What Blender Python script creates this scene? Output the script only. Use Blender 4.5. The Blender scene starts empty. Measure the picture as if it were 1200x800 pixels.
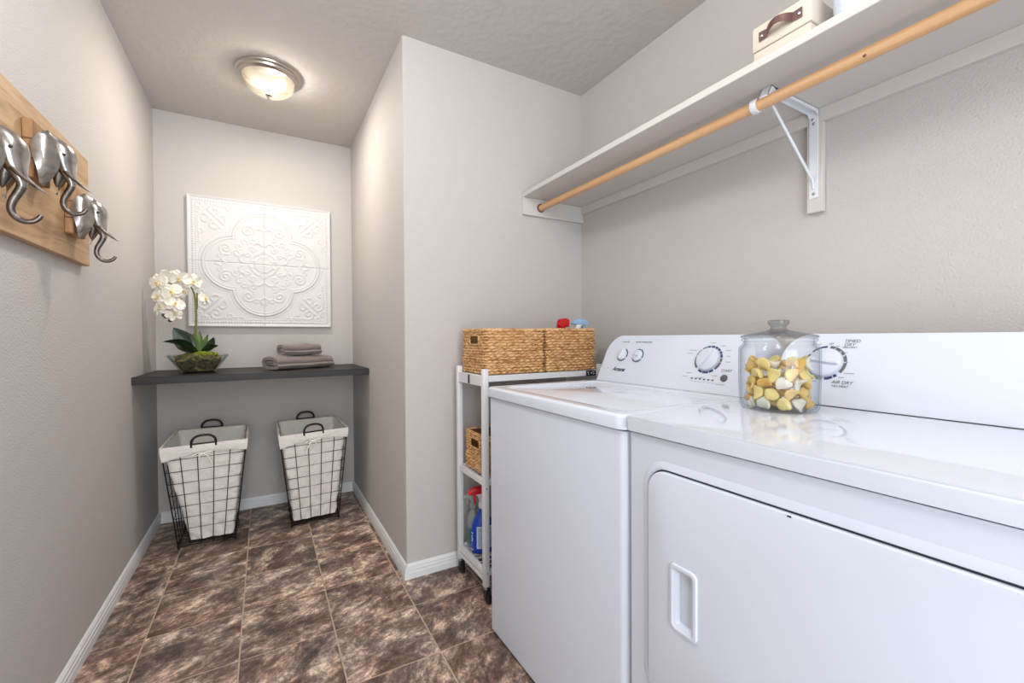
import bpy, bmesh, math, random
import numpy as np
from math import sin, cos, pi, radians as R
from mathutils import Vector, Matrix
random.seed(7)
SC = bpy.context.scene
COL = SC.collection

# ---------------------------------------------------------------- camera, light, exposure
cam_d = bpy.data.cameras.new('camera')
cam_d.sensor_width = 36.0
cam_d.lens = 507.42 / 1200 * 36
cam_d.shift_y = 1.79 / 1200
cam_d.clip_start = 0.02
cam = bpy.data.objects.new('camera', cam_d)
COL.objects.link(cam)
_r = (0.86793664, -0.49663982, -0.00590637)
_u = (0.01145487, 0.00812726, 0.99990136)
_f = (0.49654283, 0.86791868, -0.01274289)
cam.matrix_world = Matrix(((_r[0], _u[0], -_f[0], 0), (_r[1], _u[1], -_f[1], 0), (_r[2], _u[2], -_f[2], 1.1), (0, 0, 0, 1)))
SC.camera = cam

world = bpy.data.worlds.new('world')
SC.world = world
world.use_nodes = True
world.node_tree.nodes['Background'].inputs[0].default_value = (0.85, 0.92, 1.0, 1)
world.node_tree.nodes['Background'].inputs[1].default_value = 0.05

def light(name, kind, loc, rot, energy, col, **kw):
    d = bpy.data.lights.new(name, kind)
    d.energy = energy
    d.color = col
    for k, v in kw.items():
        setattr(d, k, v)
    o = bpy.data.objects.new(name, d)
    o.location = loc
    o.rotation_euler = rot
    COL.objects.link(o)
    return o

# broad fill light added in the opening behind the camera, tinted like daylight
light('doorway_fill', 'AREA', (0.1, -1.27, 1.20), (R(90), 0, 0), 45, (0.91, 0.96, 1.0), shape='RECTANGLE', size=1.5, size_y=2.1)
# fill light added over the aisle and a ceiling lamp, both above the frame
light('aisle_fill', 'POINT', (0.03, 1.0, 2.25), (0, 0, 0), 16, (0.98, 1.0, 1.0), shadow_soft_size=0.15)
light('near_lamp', 'POINT', (0.60, 0.35, 2.33), (0, 0, 0), 7, (1.0, 0.96, 0.90), shadow_soft_size=0.10)
# bulbs of the ceiling light in view
light('ceiling_bulb', 'POINT', (0.080, 2.562, 2.392), (0, 0, 0), 4.5, (1.0, 0.97, 0.95), shadow_soft_size=0.030)
light('ceiling_reflector', 'AREA', (0.070, 2.565, 2.430), (0, 0, 0), 13.5, (1.0, 0.94, 0.89), shape='DISK', size=0.11)

SC.view_settings.view_transform = 'Standard'
SC.view_settings.look = 'None'
SC.view_settings.gamma = 1.0
SC.view_settings.use_curve_mapping = False
SC.view_settings.exposure = 0.33

# ---------------------------------------------------------------- materials
def srgb(r, g, b):
    f = lambda c: (c / 255 / 12.92) if c / 255 <= 0.04045 else ((c / 255 + 0.055) / 1.055) ** 2.4
    return (f(r), f(g), f(b), 1)

def mat(name, col, rough=0.5, metal=0.0, spec=0.5, coat=0.0, bump=None, vary=None, trans=0.0, sheen=0.0, coords='Object'):
    """bump=(scale, strength, distance, detail); vary=(scale, amount) lightens and darkens the base colour with noise"""
    m = bpy.data.materials.new(name)
    m.use_nodes = True
    nt = m.node_tree
    b = nt.nodes['Principled BSDF']
    b.inputs['Base Color'].default_value = col
    b.inputs['Roughness'].default_value = rough
    b.inputs['Metallic'].default_value = metal
    b.inputs['Specular IOR Level'].default_value = spec
    b.inputs['Coat Weight'].default_value = coat
    b.inputs['Transmission Weight'].default_value = trans
    b.inputs['Sheen Weight'].default_value = sheen
    tc = nt.nodes.new('ShaderNodeTexCoord')
    if bump:
        n = nt.nodes.new('ShaderNodeTexNoise')
        n.inputs['Scale'].default_value = bump[0]
        n.inputs['Detail'].default_value = bump[3] if len(bump) > 3 else 2
        bp = nt.nodes.new('ShaderNodeBump')
        bp.inputs['Strength'].default_value = bump[1]
        bp.inputs['Distance'].default_value = bump[2]
        nt.links.new(tc.outputs[coords], n.inputs['Vector'])
        nt.links.new(n.outputs['Fac'], bp.inputs['Height'])
        nt.links.new(bp.outputs['Normal'], b.inputs['Normal'])
    if vary:
        n = nt.nodes.new('ShaderNodeTexNoise')
        n.inputs['Scale'].default_value = vary[0]
        n.inputs['Detail'].default_value = 4
        rp = nt.nodes.new('ShaderNodeValToRGB')
        a = vary[1]
        rp.color_ramp.elements[0].position = 0.3
        rp.color_ramp.elements[1].position = 0.7
        rp.color_ramp.elements[0].color = tuple(c * (1 - a) for c in col[:3]) + (1,)
        rp.color_ramp.elements[1].color = tuple(min(1, c * (1 + a)) for c in col[:3]) + (1,)
        nt.links.new(tc.outputs[coords], n.inputs['Vector'])
        nt.links.new(n.outputs['Fac'], rp.inputs['Fac'])
        nt.links.new(rp.outputs['Color'], b.inputs['Base Color'])
    return m

def ramp(nt, fac, stops):
    rp = nt.nodes.new('ShaderNodeValToRGB')
    cr = rp.color_ramp
    while len(cr.elements) < len(stops):
        cr.elements.new(0.5)
    for e, (p, c) in zip(cr.elements, stops):
        e.position = p
        e.color = c
    nt.links.new(fac, rp.inputs['Fac'])
    return rp.outputs['Color']

def thin_glass(name, tint, amount, rough=0.0, diffuse=None, edge=None):
    """clear panes: light passes straight through, the rest is a mirror-like sheen (and a little body colour)"""
    m = bpy.data.materials.new(name)
    m.use_nodes = True
    nt = m.node_tree
    nt.nodes.clear()
    out = nt.nodes.new('ShaderNodeOutputMaterial')
    tr = nt.nodes.new('ShaderNodeBsdfTransparent')
    tr.inputs[0].default_value = tint
    gl = nt.nodes.new('ShaderNodeBsdfGlossy')
    gl.inputs['Roughness'].default_value = rough
    gl.inputs['Color'].default_value = (0.95, 0.97, 1, 1)
    fr = nt.nodes.new('ShaderNodeLayerWeight')
    fr.inputs['Blend'].default_value = 0.5
    pw = nt.nodes.new('ShaderNodeMath')
    pw.operation = 'POWER'
    pw.inputs[1].default_value = 4.0
    nt.links.new(fr.outputs['Facing'], pw.inputs[0])
    ml = nt.nodes.new('ShaderNodeMath')
    ml.operation = 'MULTIPLY_ADD'
    ml.inputs[1].default_value = amount * 2
    ml.inputs[2].default_value = amount * 0.2
    nt.links.new(pw.outputs[0], ml.inputs[0])
    if edge:      # longer way through the wall where it is seen edge-on
        p3 = nt.nodes.new('ShaderNodeMath')
        p3.operation = 'POWER'
        p3.inputs[1].default_value = 2.6
        nt.links.new(fr.outputs['Facing'], p3.inputs[0])
        nt.links.new(ramp(nt, p3.outputs[0], [(0.0, tint), (1.0, edge)]), tr.inputs[0])
    mx = nt.nodes.new('ShaderNodeMixShader')
    nt.links.new(ml.outputs[0], mx.inputs[0])
    nt.links.new(tr.outputs[0], mx.inputs[1])
    nt.links.new(gl.outputs[0], mx.inputs[2])
    last = mx
    if diffuse:
        df = nt.nodes.new('ShaderNodeBsdfDiffuse')
        df.inputs[0].default_value = diffuse[0]
        m2 = nt.nodes.new('ShaderNodeMixShader')
        m2.inputs[0].default_value = diffuse[1]
        nt.links.new(mx.outputs[0], m2.inputs[1])
        nt.links.new(df.outputs[0], m2.inputs[2])
        last = m2
    nt.links.new(last.outputs[0], out.inputs[0])
    return m

def wood_mat(name, c0, c1, c2, axis, scale=14, stretch=0.06, rough=0.5, rings=1.0):
    m = mat(name, c1, rough)
    nt = m.node_tree
    b = nt.nodes['Principled BSDF']
    tc = nt.nodes.new('ShaderNodeTexCoord')
    mp = nt.nodes.new('ShaderNodeMapping')
    sc = [1, 1, 1]
    sc[axis] = stretch
    mp.inputs['Scale'].default_value = sc
    nt.links.new(tc.outputs['Object'], mp.inputs['Vector'])
    n = nt.nodes.new('ShaderNodeTexNoise')
    n.inputs['Scale'].default_value = scale
    n.inputs['Detail'].default_value = 7
    n.inputs['Roughness'].default_value = 0.62
    n.inputs['Distortion'].default_value = rings
    nt.links.new(mp.outputs['Vector'], n.inputs['Vector'])
    nt.links.new(ramp(nt, n.outputs['Fac'], [(0.28, c0), (0.5, c1), (0.72, c2)]), b.inputs['Base Color'])
    bp = nt.nodes.new('ShaderNodeBump')
    bp.inputs['Strength'].default_value = 0.25
    bp.inputs['Distance'].default_value = 0.001
    nt.links.new(n.outputs['Fac'], bp.inputs['Height'])
    nt.links.new(bp.outputs['Normal'], b.inputs['Normal'])
    return m

M = {}
M['wall'] = mat('greige_paint', srgb(196, 192, 189), 0.7, spec=0.3, bump=(170, 0.6, 0.003, 2))
M['ceiling'] = mat('ceiling_paint', srgb(200, 194, 190), 0.85, spec=0.2, bump=(26, 0.5, 0.007, 5))
M['trim'] = mat('white_trim_paint', srgb(232, 233, 235), 0.4)
M['shelf_white'] = mat('shelf_paint', srgb(208, 204, 200), 0.5)
M['grout'] = mat('grout', srgb(186, 168, 144), 0.8, vary=(60, 0.12))
M['appliance'] = mat('white_enamel', srgb(220, 226, 240), 0.06, spec=0.5, coat=0.4)
M['appliance_side'] = mat('white_enamel_front', srgb(219, 225, 240), 0.24, spec=0.5, bump=(700, 0.05, 0.0003, 1))
M['plastic_white'] = mat('white_plastic', srgb(214, 220, 234), 0.5, spec=0.35)
M['gap'] = mat('dark_gap', srgb(52, 54, 60), 0.7)
M['print_grey'] = mat('grey_print', srgb(92, 92, 98), 0.5)
M['print_pale'] = mat('pale_grey_print', srgb(165, 168, 178), 0.5)
M['print_navy'] = mat('navy_print', srgb(38, 58, 112), 0.5)
M['print_ink'] = mat('dark_ink', srgb(24, 26, 48), 0.5)
M['cart'] = mat('white_powder_coat', srgb(226, 227, 230), 0.35)
M['black_rubber'] = mat('black_rubber', srgb(24, 24, 25), 0.35)
M['chrome'] = mat('chrome', srgb(200, 200, 202), 0.15, metal=1)
M['nickel'] = mat('brushed_nickel', srgb(196, 188, 180), 0.3, metal=1, bump=(300, 0.05, 0.0005))
M['pewter'] = mat('pewter', srgb(176, 172, 168), 0.27, metal=1, bump=(60, 0.25, 0.002, 3), vary=(35, 0.28))
M['pewter_dark'] = mat('worn_pewter', srgb(120, 114, 108), 0.36, metal=1, bump=(120, 0.4, 0.002, 3), vary=(60, 0.3))
M['black_bead'] = mat('dark_bead', srgb(30, 28, 28), 0.2)
M['wire'] = mat('dark_bronze_wire', srgb(42, 34, 32), 0.45, metal=0.5)
M['liner'] = mat('cream_canvas', srgb(243, 239, 232), 0.9, spec=0.1, bump=(30, 0.9, 0.010, 5), sheen=0.2)
M['counter'] = wood_mat('charcoal_laminate', srgb(18, 17, 17), srgb(29, 27, 27), srgb(46, 42, 41), 0, 26, 0.05, 0.5)
M['counter_under'] = mat('raw_underside', srgb(120, 92, 70), 0.8)
M['board'] = wood_mat('oak_board', srgb(150, 116, 84), srgb(190, 156, 118), srgb(208, 178, 142), 1, 22, 0.08, 0.6, 1.4)
M['block'] = wood_mat('rough_oak', srgb(120, 86, 56), srgb(172, 132, 92), srgb(196, 158, 118), 2, 30, 0.15, 0.7, 1.0)
M['rod'] = wood_mat('birch_dowel', srgb(196, 146, 100), srgb(214, 168, 122), srgb(226, 186, 144), 1, 40, 0.03, 0.45, 0.5)
M['socket'] = mat('brown_socket', srgb(120, 78, 62), 0.5)
M['bracket'] = mat('white_bracket', srgb(226, 230, 236), 0.35)
M['tin'] = mat('white_tin', srgb(216, 215, 216), 0.45, bump=(220, 0.12, 0.001, 2))
M['towel'] = mat('taupe_terry', srgb(128, 114, 110), 1.0, spec=0.05, sheen=0.5, bump=(420, 1.0, 0.004, 2), vary=(300, 0.25))
M['towel_band'] = mat('taupe_woven_band', srgb(150, 134, 128), 0.8, spec=0.1, bump=(900, 0.6, 0.001, 1))
M['petal'] = mat('ivory_petal', srgb(244, 240, 228), 0.55, spec=0.3, sheen=0.1, vary=(40, 0.05))
M['lip'] = mat('yellow_lip', srgb(226, 202, 132), 0.5, vary=(150, 0.25))
M['stem'] = mat('olive_stem', srgb(116, 112, 58), 0.5, vary=(60, 0.25))
M['bud'] = mat('dark_bud', srgb(72, 76, 42), 0.5)
M['leaf'] = mat('dark_orchid_leaf', srgb(24, 47, 30), 0.3, spec=0.5, vary=(25, 0.35))
M['leaf_light'] = mat('young_orchid_leaf', srgb(88, 118, 64), 0.35, vary=(30, 0.3))
M['moss'] = mat('green_moss', srgb(128, 138, 50), 0.95, spec=0.1, bump=(160, 1.0, 0.01, 4), vary=(55, 0.5))
def soil_mat():
    m = mat('moss_and_bark', srgb(80, 72, 50), 0.9, bump=(110, 1.0, 0.008, 5))
    nt = m.node_tree
    tc = nt.nodes.new('ShaderNodeTexCoord')
    n = nt.nodes.new('ShaderNodeTexNoise')
    n.inputs['Scale'].default_value = 38
    n.inputs['Detail'].default_value = 6
    n.inputs['Distortion'].default_value = 1.2
    nt.links.new(tc.outputs['Object'], n.inputs['Vector'])
    nt.links.new(ramp(nt, n.outputs['Fac'], [(0.3, srgb(36, 28, 23)), (0.43, srgb(84, 64, 50)), (0.50, srgb(112, 92, 72)), (0.56, srgb(86, 96, 42)), (0.64, srgb(124, 128, 66)), (0.72, srgb(184, 172, 150))]),
                 nt.nodes['Principled BSDF'].inputs['Base Color'])
    return m
M['soil'] = soil_mat()
M['glass'] = thin_glass('clear_glass', (0.99, 0.992, 0.992, 1), 0.13, 0.02, None, (0.66, 0.69, 0.72, 1))
M['bowl_glass'] = thin_glass('bowl_glass', (0.92, 0.945, 0.935, 1), 0.22, 0.03, None, (0.45, 0.5, 0.5, 1))
M['lid_glass'] = thin_glass('lid_glass', (0.80, 0.805, 0.81, 1), 0.22, 0.04, None, (0.42, 0.43, 0.44, 1))
def dome_mat():
    m = bpy.data.materials.new('ribbed_dome_glass')
    m.use_nodes = True
    nt = m.node_tree
    nt.nodes.clear()
    out = nt.nodes.new('ShaderNodeOutputMaterial')
    tr = nt.nodes.new('ShaderNodeBsdfTransparent'); tr.inputs[0].default_value = (0.93, 0.90, 0.84, 1)
    tl = nt.nodes.new('ShaderNodeBsdfTranslucent'); tl.inputs[0].default_value = (1.0, 0.86, 0.62, 1)
    gl = nt.nodes.new('ShaderNodeBsdfGlossy'); gl.inputs['Roughness'].default_value = 0.1
    m1 = nt.nodes.new('ShaderNodeMixShader'); m1.inputs[0].default_value = 0.0065
    m2 = nt.nodes.new('ShaderNodeMixShader'); m2.inputs[0].default_value = 0.07
    nt.links.new(tr.outputs[0], m1.inputs[1]); nt.links.new(tl.outputs[0], m1.inputs[2])
    nt.links.new(m1.outputs[0], m2.inputs[1]); nt.links.new(gl.outputs[0], m2.inputs[2])
    nt.links.new(m2.outputs[0], out.inputs[0])
    return m
M['dome'] = dome_mat()
M['thin_plastic'] = thin_glass('cloudy_plastic', (0.80, 0.84, 0.83, 1), 0.25, 0.1, ((0.55, 0.6, 0.58, 1), 0.35))
M['blue_plastic'] = mat('blue_plastic', srgb(20, 66, 178), 0.25)
M['blue_label'] = mat('pale_label', srgb(170, 190, 216), 0.4, vary=(120, 0.15))
M['label_edge'] = mat('white_label_edge', srgb(220, 226, 236), 0.4)
M['red_plastic'] = mat('red_plastic', srgb(200, 20, 28), 0.3)
M['cap_white'] = mat('white_cap', srgb(228, 230, 234), 0.35)
M['cap_blue'] = mat('pale_blue_cap', srgb(150, 184, 222), 0.25)
M['teal_label'] = mat('teal_label', srgb(52, 108, 104), 0.4)
M['box_cream'] = mat('cream_linen_box', srgb(216, 206, 192), 0.85, bump=(600, 0.4, 0.001, 1))
M['leather'] = mat('brown_leather', srgb(96, 62, 56), 0.45, bump=(200, 0.5, 0.001, 3), vary=(60, 0.2))
M['bin'] = mat('white_bin_plastic', srgb(200, 208, 222), 0.3)
def pod_mat(name, c):
    m = mat(name, c, 0.22, coat=0.3)
    b = m.node_tree.nodes['Principled BSDF']
    b.inputs['Transmission Weight'].default_value = 0.3
    b.inputs['IOR'].default_value = 1.3
    b.inputs['Subsurface Weight'].default_value = 0.35
    b.inputs['Subsurface Radius'].default_value = (0.02, 0.013, 0.005)
    b.inputs['Subsurface Scale'].default_value = 0.5
    return m
M['pod_gold'] = pod_mat('golden_gel', srgb(244, 212, 128))
M['pod_deep'] = pod_mat('deep_gold_gel', srgb(238, 196, 104))
M['pod_yellow'] = pod_mat('yellow_gel', srgb(247, 228, 152))
M['pod_white'] = pod_mat('cream_gel', srgb(240, 236, 224))
def bulb_mat():
    m = bpy.data.materials.new('lit_bulb')
    m.use_nodes = True
    b = m.node_tree.nodes['Principled BSDF']
    b.inputs['Emission Color'].default_value = (1.0, 0.86, 0.62, 1)
    b.inputs['Emission Strength'].default_value = 2.0
    return m
M['bulb'] = bulb_mat()

def tile_mat():
    m = mat('slate_look_tile', srgb(110, 90, 78), 0.42, spec=0.4)
    nt = m.node_tree
    b = nt.nodes['Principled BSDF']
    L = nt.links.new
    tc = nt.nodes.new('ShaderNodeTexCoord')
    oi = nt.nodes.new('ShaderNodeObjectInfo')
    mul = nt.nodes.new('ShaderNodeMath'); mul.operation = 'MULTIPLY'; mul.inputs[1].default_value = 57.0
    L(oi.outputs['Random'], mul.inputs[0])
    cx = nt.nodes.new('ShaderNodeCombineXYZ')
    L(mul.outputs[0], cx.inputs[0]); L(mul.outputs[0], cx.inputs[2])
    add = nt.nodes.new('ShaderNodeVectorMath'); add.operation = 'ADD'
    L(tc.outputs['Object'], add.inputs[0]); L(cx.outputs[0], add.inputs[1])
    # layered rock: ragged streaks running diagonally across the tile
    def noise(sc, det, rough, dist, vec):
        n = nt.nodes.new('ShaderNodeTexNoise')
        n.inputs['Scale'].default_value = sc; n.inputs['Detail'].default_value = det
        n.inputs['Roughness'].default_value = rough; n.inputs['Distortion'].default_value = dist
        L(vec, n.inputs['Vector'])
        return n
    def mixc(a, b_, mode, fac):
        m_ = nt.nodes.new('ShaderNodeMix'); m_.data_type = 'RGBA'; m_.blend_type = mode
        m_.inputs['Factor'].default_value = fac
        L(a, m_.inputs['A']); L(b_, m_.inputs['B'])
        return m_.outputs['Result']
    rot = nt.nodes.new('ShaderNodeVectorRotate'); rot.rotation_type = 'Z_AXIS'
    ang = nt.nodes.new('ShaderNodeMapRange')
    ang.inputs['To Min'].default_value = R(-62); ang.inputs['To Max'].default_value = R(-10)
    L(oi.outputs['Random'], ang.inputs['Value'])
    L(add.outputs[0], rot.inputs['Vector']); L(ang.outputs[0], rot.inputs['Angle'])
    mp = nt.nodes.new('ShaderNodeMapping')
    mp.inputs['Scale'].default_value = (1.0, 1.55, 1.0)
    L(rot.outputs[0], mp.inputs['Vector'])
    mp2 = nt.nodes.new('ShaderNodeMapping')
    mp2.inputs['Scale'].default_value = (1.0, 1.9, 1.0)
    L(rot.outputs[0], mp2.inputs['Vector'])
    n1 = noise(7.5, 15, 0.80, 0.25, mp.outputs[0])
    n2 = noise(3.4, 6, 0.7, 0.4, mp.outputs[0])
    n3 = noise(6.0, 14, 0.78, 0.9, mp.outputs[0])
    n4 = noise(22.0, 15, 0.88, 0.15, mp2.outputs[0])
    c1 = ramp(nt, n1.outputs['Fac'], [(0.38, srgb(88, 73, 66)), (0.46, srgb(124, 107, 99)), (0.505, srgb(152, 135, 125)), (0.54, srgb(190, 174, 161)), (0.61, srgb(234, 222, 210))])
    c2 = ramp(nt, n2.outputs['Fac'], [(0.38, srgb(140, 108, 92)), (0.50, srgb(134, 121, 114)), (0.62, srgb(138, 138, 142))])
    mixed = mixc(c1, c2, 'OVERLAY', 0.55)
    v = ramp(nt, n3.outputs['Fac'], [(0.462, (1, 1, 1, 1)), (0.49, (0.26, 0.23, 0.22, 1)), (0.518, (1, 1, 1, 1))])
    mixed = mixc(mixed, v, 'MULTIPLY', 0.6)
    g = ramp(nt, n4.outputs['Fac'], [(0.40, (0.42, 0.39, 0.38, 1)), (0.48, (0.92, 0.9, 0.9, 1)), (0.54, (1.05, 1.05, 1.05, 1)), (0.62, (1.5, 1.45, 1.42, 1))])
    mixed = mixc(mixed, g, 'MULTIPLY', 0.7)
    hs = nt.nodes.new('ShaderNodeHueSaturation')
    mr = nt.nodes.new('ShaderNodeMapRange')
    mr.inputs['To Min'].default_value = 1.0; mr.inputs['To Max'].default_value = 1.38
    L(oi.outputs['Random'], mr.inputs['Value']); L(mr.outputs[0], hs.inputs['Value'])
    L(mixed, hs.inputs['Color'])
    L(hs.outputs[0], b.inputs['Base Color'])
    bp = nt.nodes.new('ShaderNodeBump'); bp.inputs['Strength'].default_value = 0.35; bp.inputs['Distance'].default_value = 0.002
    L(n1.outputs['Fac'], bp.inputs['Height']); L(bp.outputs['Normal'], b.inputs['Normal'])
    return m
M['tile'] = tile_mat()

def wicker_mat():
    m = mat('woven_hyacinth', srgb(176, 132, 86), 0.65, spec=0.3)
    nt = m.node_tree
    b = nt.nodes['Principled BSDF']
    L = nt.links.new
    tc = nt.nodes.new('ShaderNodeTexCoord')
    mp = nt.nodes.new('ShaderNodeMapping'); mp.inputs['Scale'].default_value = (34, 34, 105)
    L(tc.outputs['Object'], mp.inputs['Vector'])
    n = nt.nodes.new('ShaderNodeTexNoise'); n.inputs['Scale'].default_value = 1.0; n.inputs['Detail'].default_value = 4; n.inputs['Roughness'].default_value = 0.7
    L(mp.outputs[0], n.inputs['Vector'])
    L(ramp(nt, n.outputs['Fac'], [(0.28, srgb(132, 88, 54)), (0.40, srgb(184, 134, 86)), (0.50, srgb(212, 166, 114)), (0.60, srgb(230, 192, 144)), (0.72, srgb(196, 178, 126))]), b.inputs['Base Color'])
    return m
M['wicker'] = wicker_mat()
M['wicker_in'] = mat('basket_inside', srgb(120, 84, 50), 0.9, bump=(120, 0.8, 0.003, 2))

# ---------------------------------------------------------------- mesh helpers
ROOT = {}

def finish(bm, name, m, smooth):
    bmesh.ops.remove_doubles(bm, verts=bm.verts, dist=1e-6)
    bmesh.ops.recalc_face_normals(bm, faces=bm.faces)
    me = bpy.data.meshes.new(name)
    bm.to_mesh(me)
    bm.free()
    for mm in (m if isinstance(m, (list, tuple)) else [m]):
        me.materials.append(mm)
    if smooth is not None:
        me.shade_smooth()
        me.set_sharp_from_angle(angle=R(smooth))
    return me

def obj(name, bm, m, parent=None, smooth=38, at=None, kind=None, label=None):
    """link a bmesh given in world coordinates as one object; a child's origin is its thing's base"""
    loc = ROOT[parent.name] if parent else Vector(at or (0, 0, 0))
    bm.transform(Matrix.Translation(-loc))
    o = bpy.data.objects.new(name, finish(bm, name, m, smooth))
    COL.objects.link(o)
    ROOT[o.name] = loc
    if parent:
        o.parent = parent
    else:
        o.location = loc
    if kind: o['kind'] = kind
    if label: o['label'] = label
    return o

def meshobj(name, me, parent=None, loc=(0, 0, 0), rot=None, scale=None):
    o = bpy.data.objects.new(name, me)
    COL.objects.link(o)
    o.location = loc
    if rot is not None: o.rotation_euler = rot
    if scale is not None: o.scale = scale
    if parent: o.parent = parent
    return o

def thing(name, loc, label, cat, group=None):
    o = bpy.data.objects.new(name, None)
    o.empty_display_size = 0.05
    o.location = loc
    COL.objects.link(o)
    ROOT[o.name] = Vector(loc)
    return tag(o, label, cat, group)

def tag(o, label, cat, group=None):
    o['label'] = label
    o['category'] = cat
    if group: o['group'] = group
    return o

def struct(name, bm, m, smooth=None):
    return obj(name, bm, m, None, smooth, kind='structure')

def merge(bm, other):
    me = bpy.data.meshes.new('tmp')
    other.to_mesh(me)
    other.free()
    bm.from_mesh(me)
    bpy.data.meshes.remove(me)

def box(bm, x0, x1, y0, y1, z0, z1, bev=0.0, seg=2):
    b = bmesh.new()
    vs = [b.verts.new((x, y, z)) for x in (x0, x1) for y in (y0, y1) for z in (z0, z1)]
    for f in ((0, 1, 3, 2), (4, 6, 7, 5), (0, 4, 5, 1), (2, 3, 7, 6), (0, 2, 6, 4), (1, 5, 7, 3)):
        b.faces.new([vs[i] for i in f])
    if bev > 0:
        bmesh.ops.bevel(b, geom=b.edges[:], offset=bev, segments=seg, profile=0.5, affect='EDGES')
    merge(bm, b)
    return bm

def B(*a, **k):
    return box(bmesh.new(), *a, **k)

def tube(bm, pts, r, seg=8, closed=False, caps=True):
    pts = [Vector(p) for p in pts]
    n = len(pts)
    rs = r if isinstance(r, (list, tuple)) else [r] * n
    T = []
    for i in range(n):
        a = pts[(i - 1) % n] if (closed or i > 0) else pts[i]
        c = pts[(i + 1) % n] if (closed or i < n - 1) else pts[i]
        T.append((c - a).normalized())
    up = Vector((0, 0, 1)) if abs(T[0].z) < 0.9 else Vector((1, 0, 0))
    N = T[0].cross(up).normalized()
    rings = []
    for i in range(n):
        N = (N - T[i] * N.dot(T[i])).normalized()
        Bn = T[i].cross(N)
        rings.append([bm.verts.new(pts[i] + (N * cos(2 * pi * k / seg) + Bn * sin(2 * pi * k / seg)) * rs[i]) for k in range(seg)])
    for i in range(n if closed else n - 1):
        a, c = rings[i], rings[(i + 1) % n]
        off = 0
        if closed and i == n - 1:
            off = min(range(seg), key=lambda o: (c[o].co - a[0].co).length)
        for k in range(seg):
            bm.faces.new((a[k], a[(k + 1) % seg], c[(k + 1 + off) % seg], c[(k + off) % seg]))
    if caps and not closed:
        bm.faces.new(rings[0][::-1])
        bm.faces.new(rings[-1])
    return bm

def Tb(*a, **k):
    return tube(bmesh.new(), *a, **k)

def lathe(bm, prof, mtx=None, seg=24, sx=1.0, sy=1.0):
    """profile of (radius, height) turned about local z, then placed with mtx"""
    mtx = mtx or Matrix()
    rings = []
    for r, z in prof:
        if r < 1e-6:
            rings.append([bm.verts.new(mtx @ Vector((0, 0, z)))])
        else:
            rings.append([bm.verts.new(mtx @ Vector((r * cos(2 * pi * k / seg) * sx, r * sin(2 * pi * k / seg) * sy, z))) for k in range(seg)])
    for a, c in zip(rings[:-1], rings[1:]):
        if len(a) == 1 and len(c) == 1:
            continue
        for k in range(seg):
            k2 = (k + 1) % seg
            if len(a) == 1:
                bm.faces.new((a[0], c[k2], c[k]))
            elif len(c) == 1:
                bm.faces.new((a[k], a[k2], c[0]))
            else:
                bm.faces.new((a[k], a[k2], c[k2], c[k]))
    return bm

def La(*a, **k):
    return lathe(bmesh.new(), *a, **k)

def prism(bm, poly, vec, bev=0.0, seg=2, bevel_front=False):
    """extrude a closed loop of world points by vec"""
    b = bmesh.new()
    v = Vector(vec)
    a = [b.verts.new(Vector(p)) for p in poly]
    c = [b.verts.new(Vector(p) + v) for p in poly]
    n = len(a)
    b.faces.new(a[::-1])
    b.faces.new(c)
    for i in range(n):
        b.faces.new((a[i], a[(i + 1) % n], c[(i + 1) % n], c[i]))
    if bev > 0:
        ed = b.edges[:] if not bevel_front else [e for e in b.edges if all(w in a for w in e.verts)]
        bmesh.ops.bevel(b, geom=ed, offset=bev, segments=seg, profile=0.5, affect='EDGES')
    merge(bm, b)
    return bm

def Pr(*a, **k):
    return prism(bmesh.new(), *a, **k)

def rrect(x0, x1, y0, y1, r, n=6):
    """rounded rectangle; r = one radius or (bl, br, tr, tl)"""
    rr = r if isinstance(r, (list, tuple)) else (r,) * 4
    pts = []
    for (cx, cy, a0), q in zip(((x0, y0, 180), (x1, y0, 270), (x1, y1, 0), (x0, y1, 90)), rr):
        sx = 1 if cx == x0 else -1
        sy = 1 if cy == y0 else -1
        if q <= 0:
            pts.append((cx, cy))
            continue
        for k in range(n + 1):
            a = R(a0 + 90 * k / n)
            pts.append((cx + sx * q + q * cos(a), cy + sy * q + q * sin(a)))
    return pts

def grid(bm, fn, nu, nv, wrap_u=False, skip=None):
    V = [[bm.verts.new(fn(i / nu, j / nv)) for j in range(nv + 1)] for i in range(nu if wrap_u else nu + 1)]
    for i in range(nu):
        for j in range(nv):
            if skip and skip((i + 0.5) / nu, (j + 0.5) / nv):
                continue
            i2 = (i + 1) % len(V) if wrap_u else i + 1
            bm.faces.new((V[i][j], V[i2][j], V[i2][j + 1], V[i][j + 1]))
    return bm

def text_mesh(body, size, mtx, m, parent, name='lettering', shear=0.0, bold=0.0, align='CENTER', extrude=0.0002, spacing=1.0):
    cu = bpy.data.curves.new('txt', 'FONT')
    cu.body = body
    cu.size = size
    cu.shear = shear
    cu.offset = bold
    cu.align_x = align
    cu.align_y = 'CENTER'
    cu.extrude = extrude
    cu.space_character = spacing
    cu.resolution_u = 3
    o = bpy.data.objects.new('txt', cu)
    COL.objects.link(o)
    dg = bpy.context.evaluated_depsgraph_get()
    me = bpy.data.meshes.new_from_object(o.evaluated_get(dg))
    bpy.data.objects.remove(o)
    bpy.data.curves.remove(cu)
    bm = bmesh.new()
    bm.from_mesh(me)
    bpy.data.meshes.remove(me)
    bm.transform(mtx)
    return obj(name, bm, m, parent, None)

# ---------------------------------------------------------------- the room
XL, XR, XC, YB, YP, H, YR = -0.5593, 1.5758, 0.554, 3.2864, 1.949, 2.4654, -1.30
W = 0.10

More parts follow.
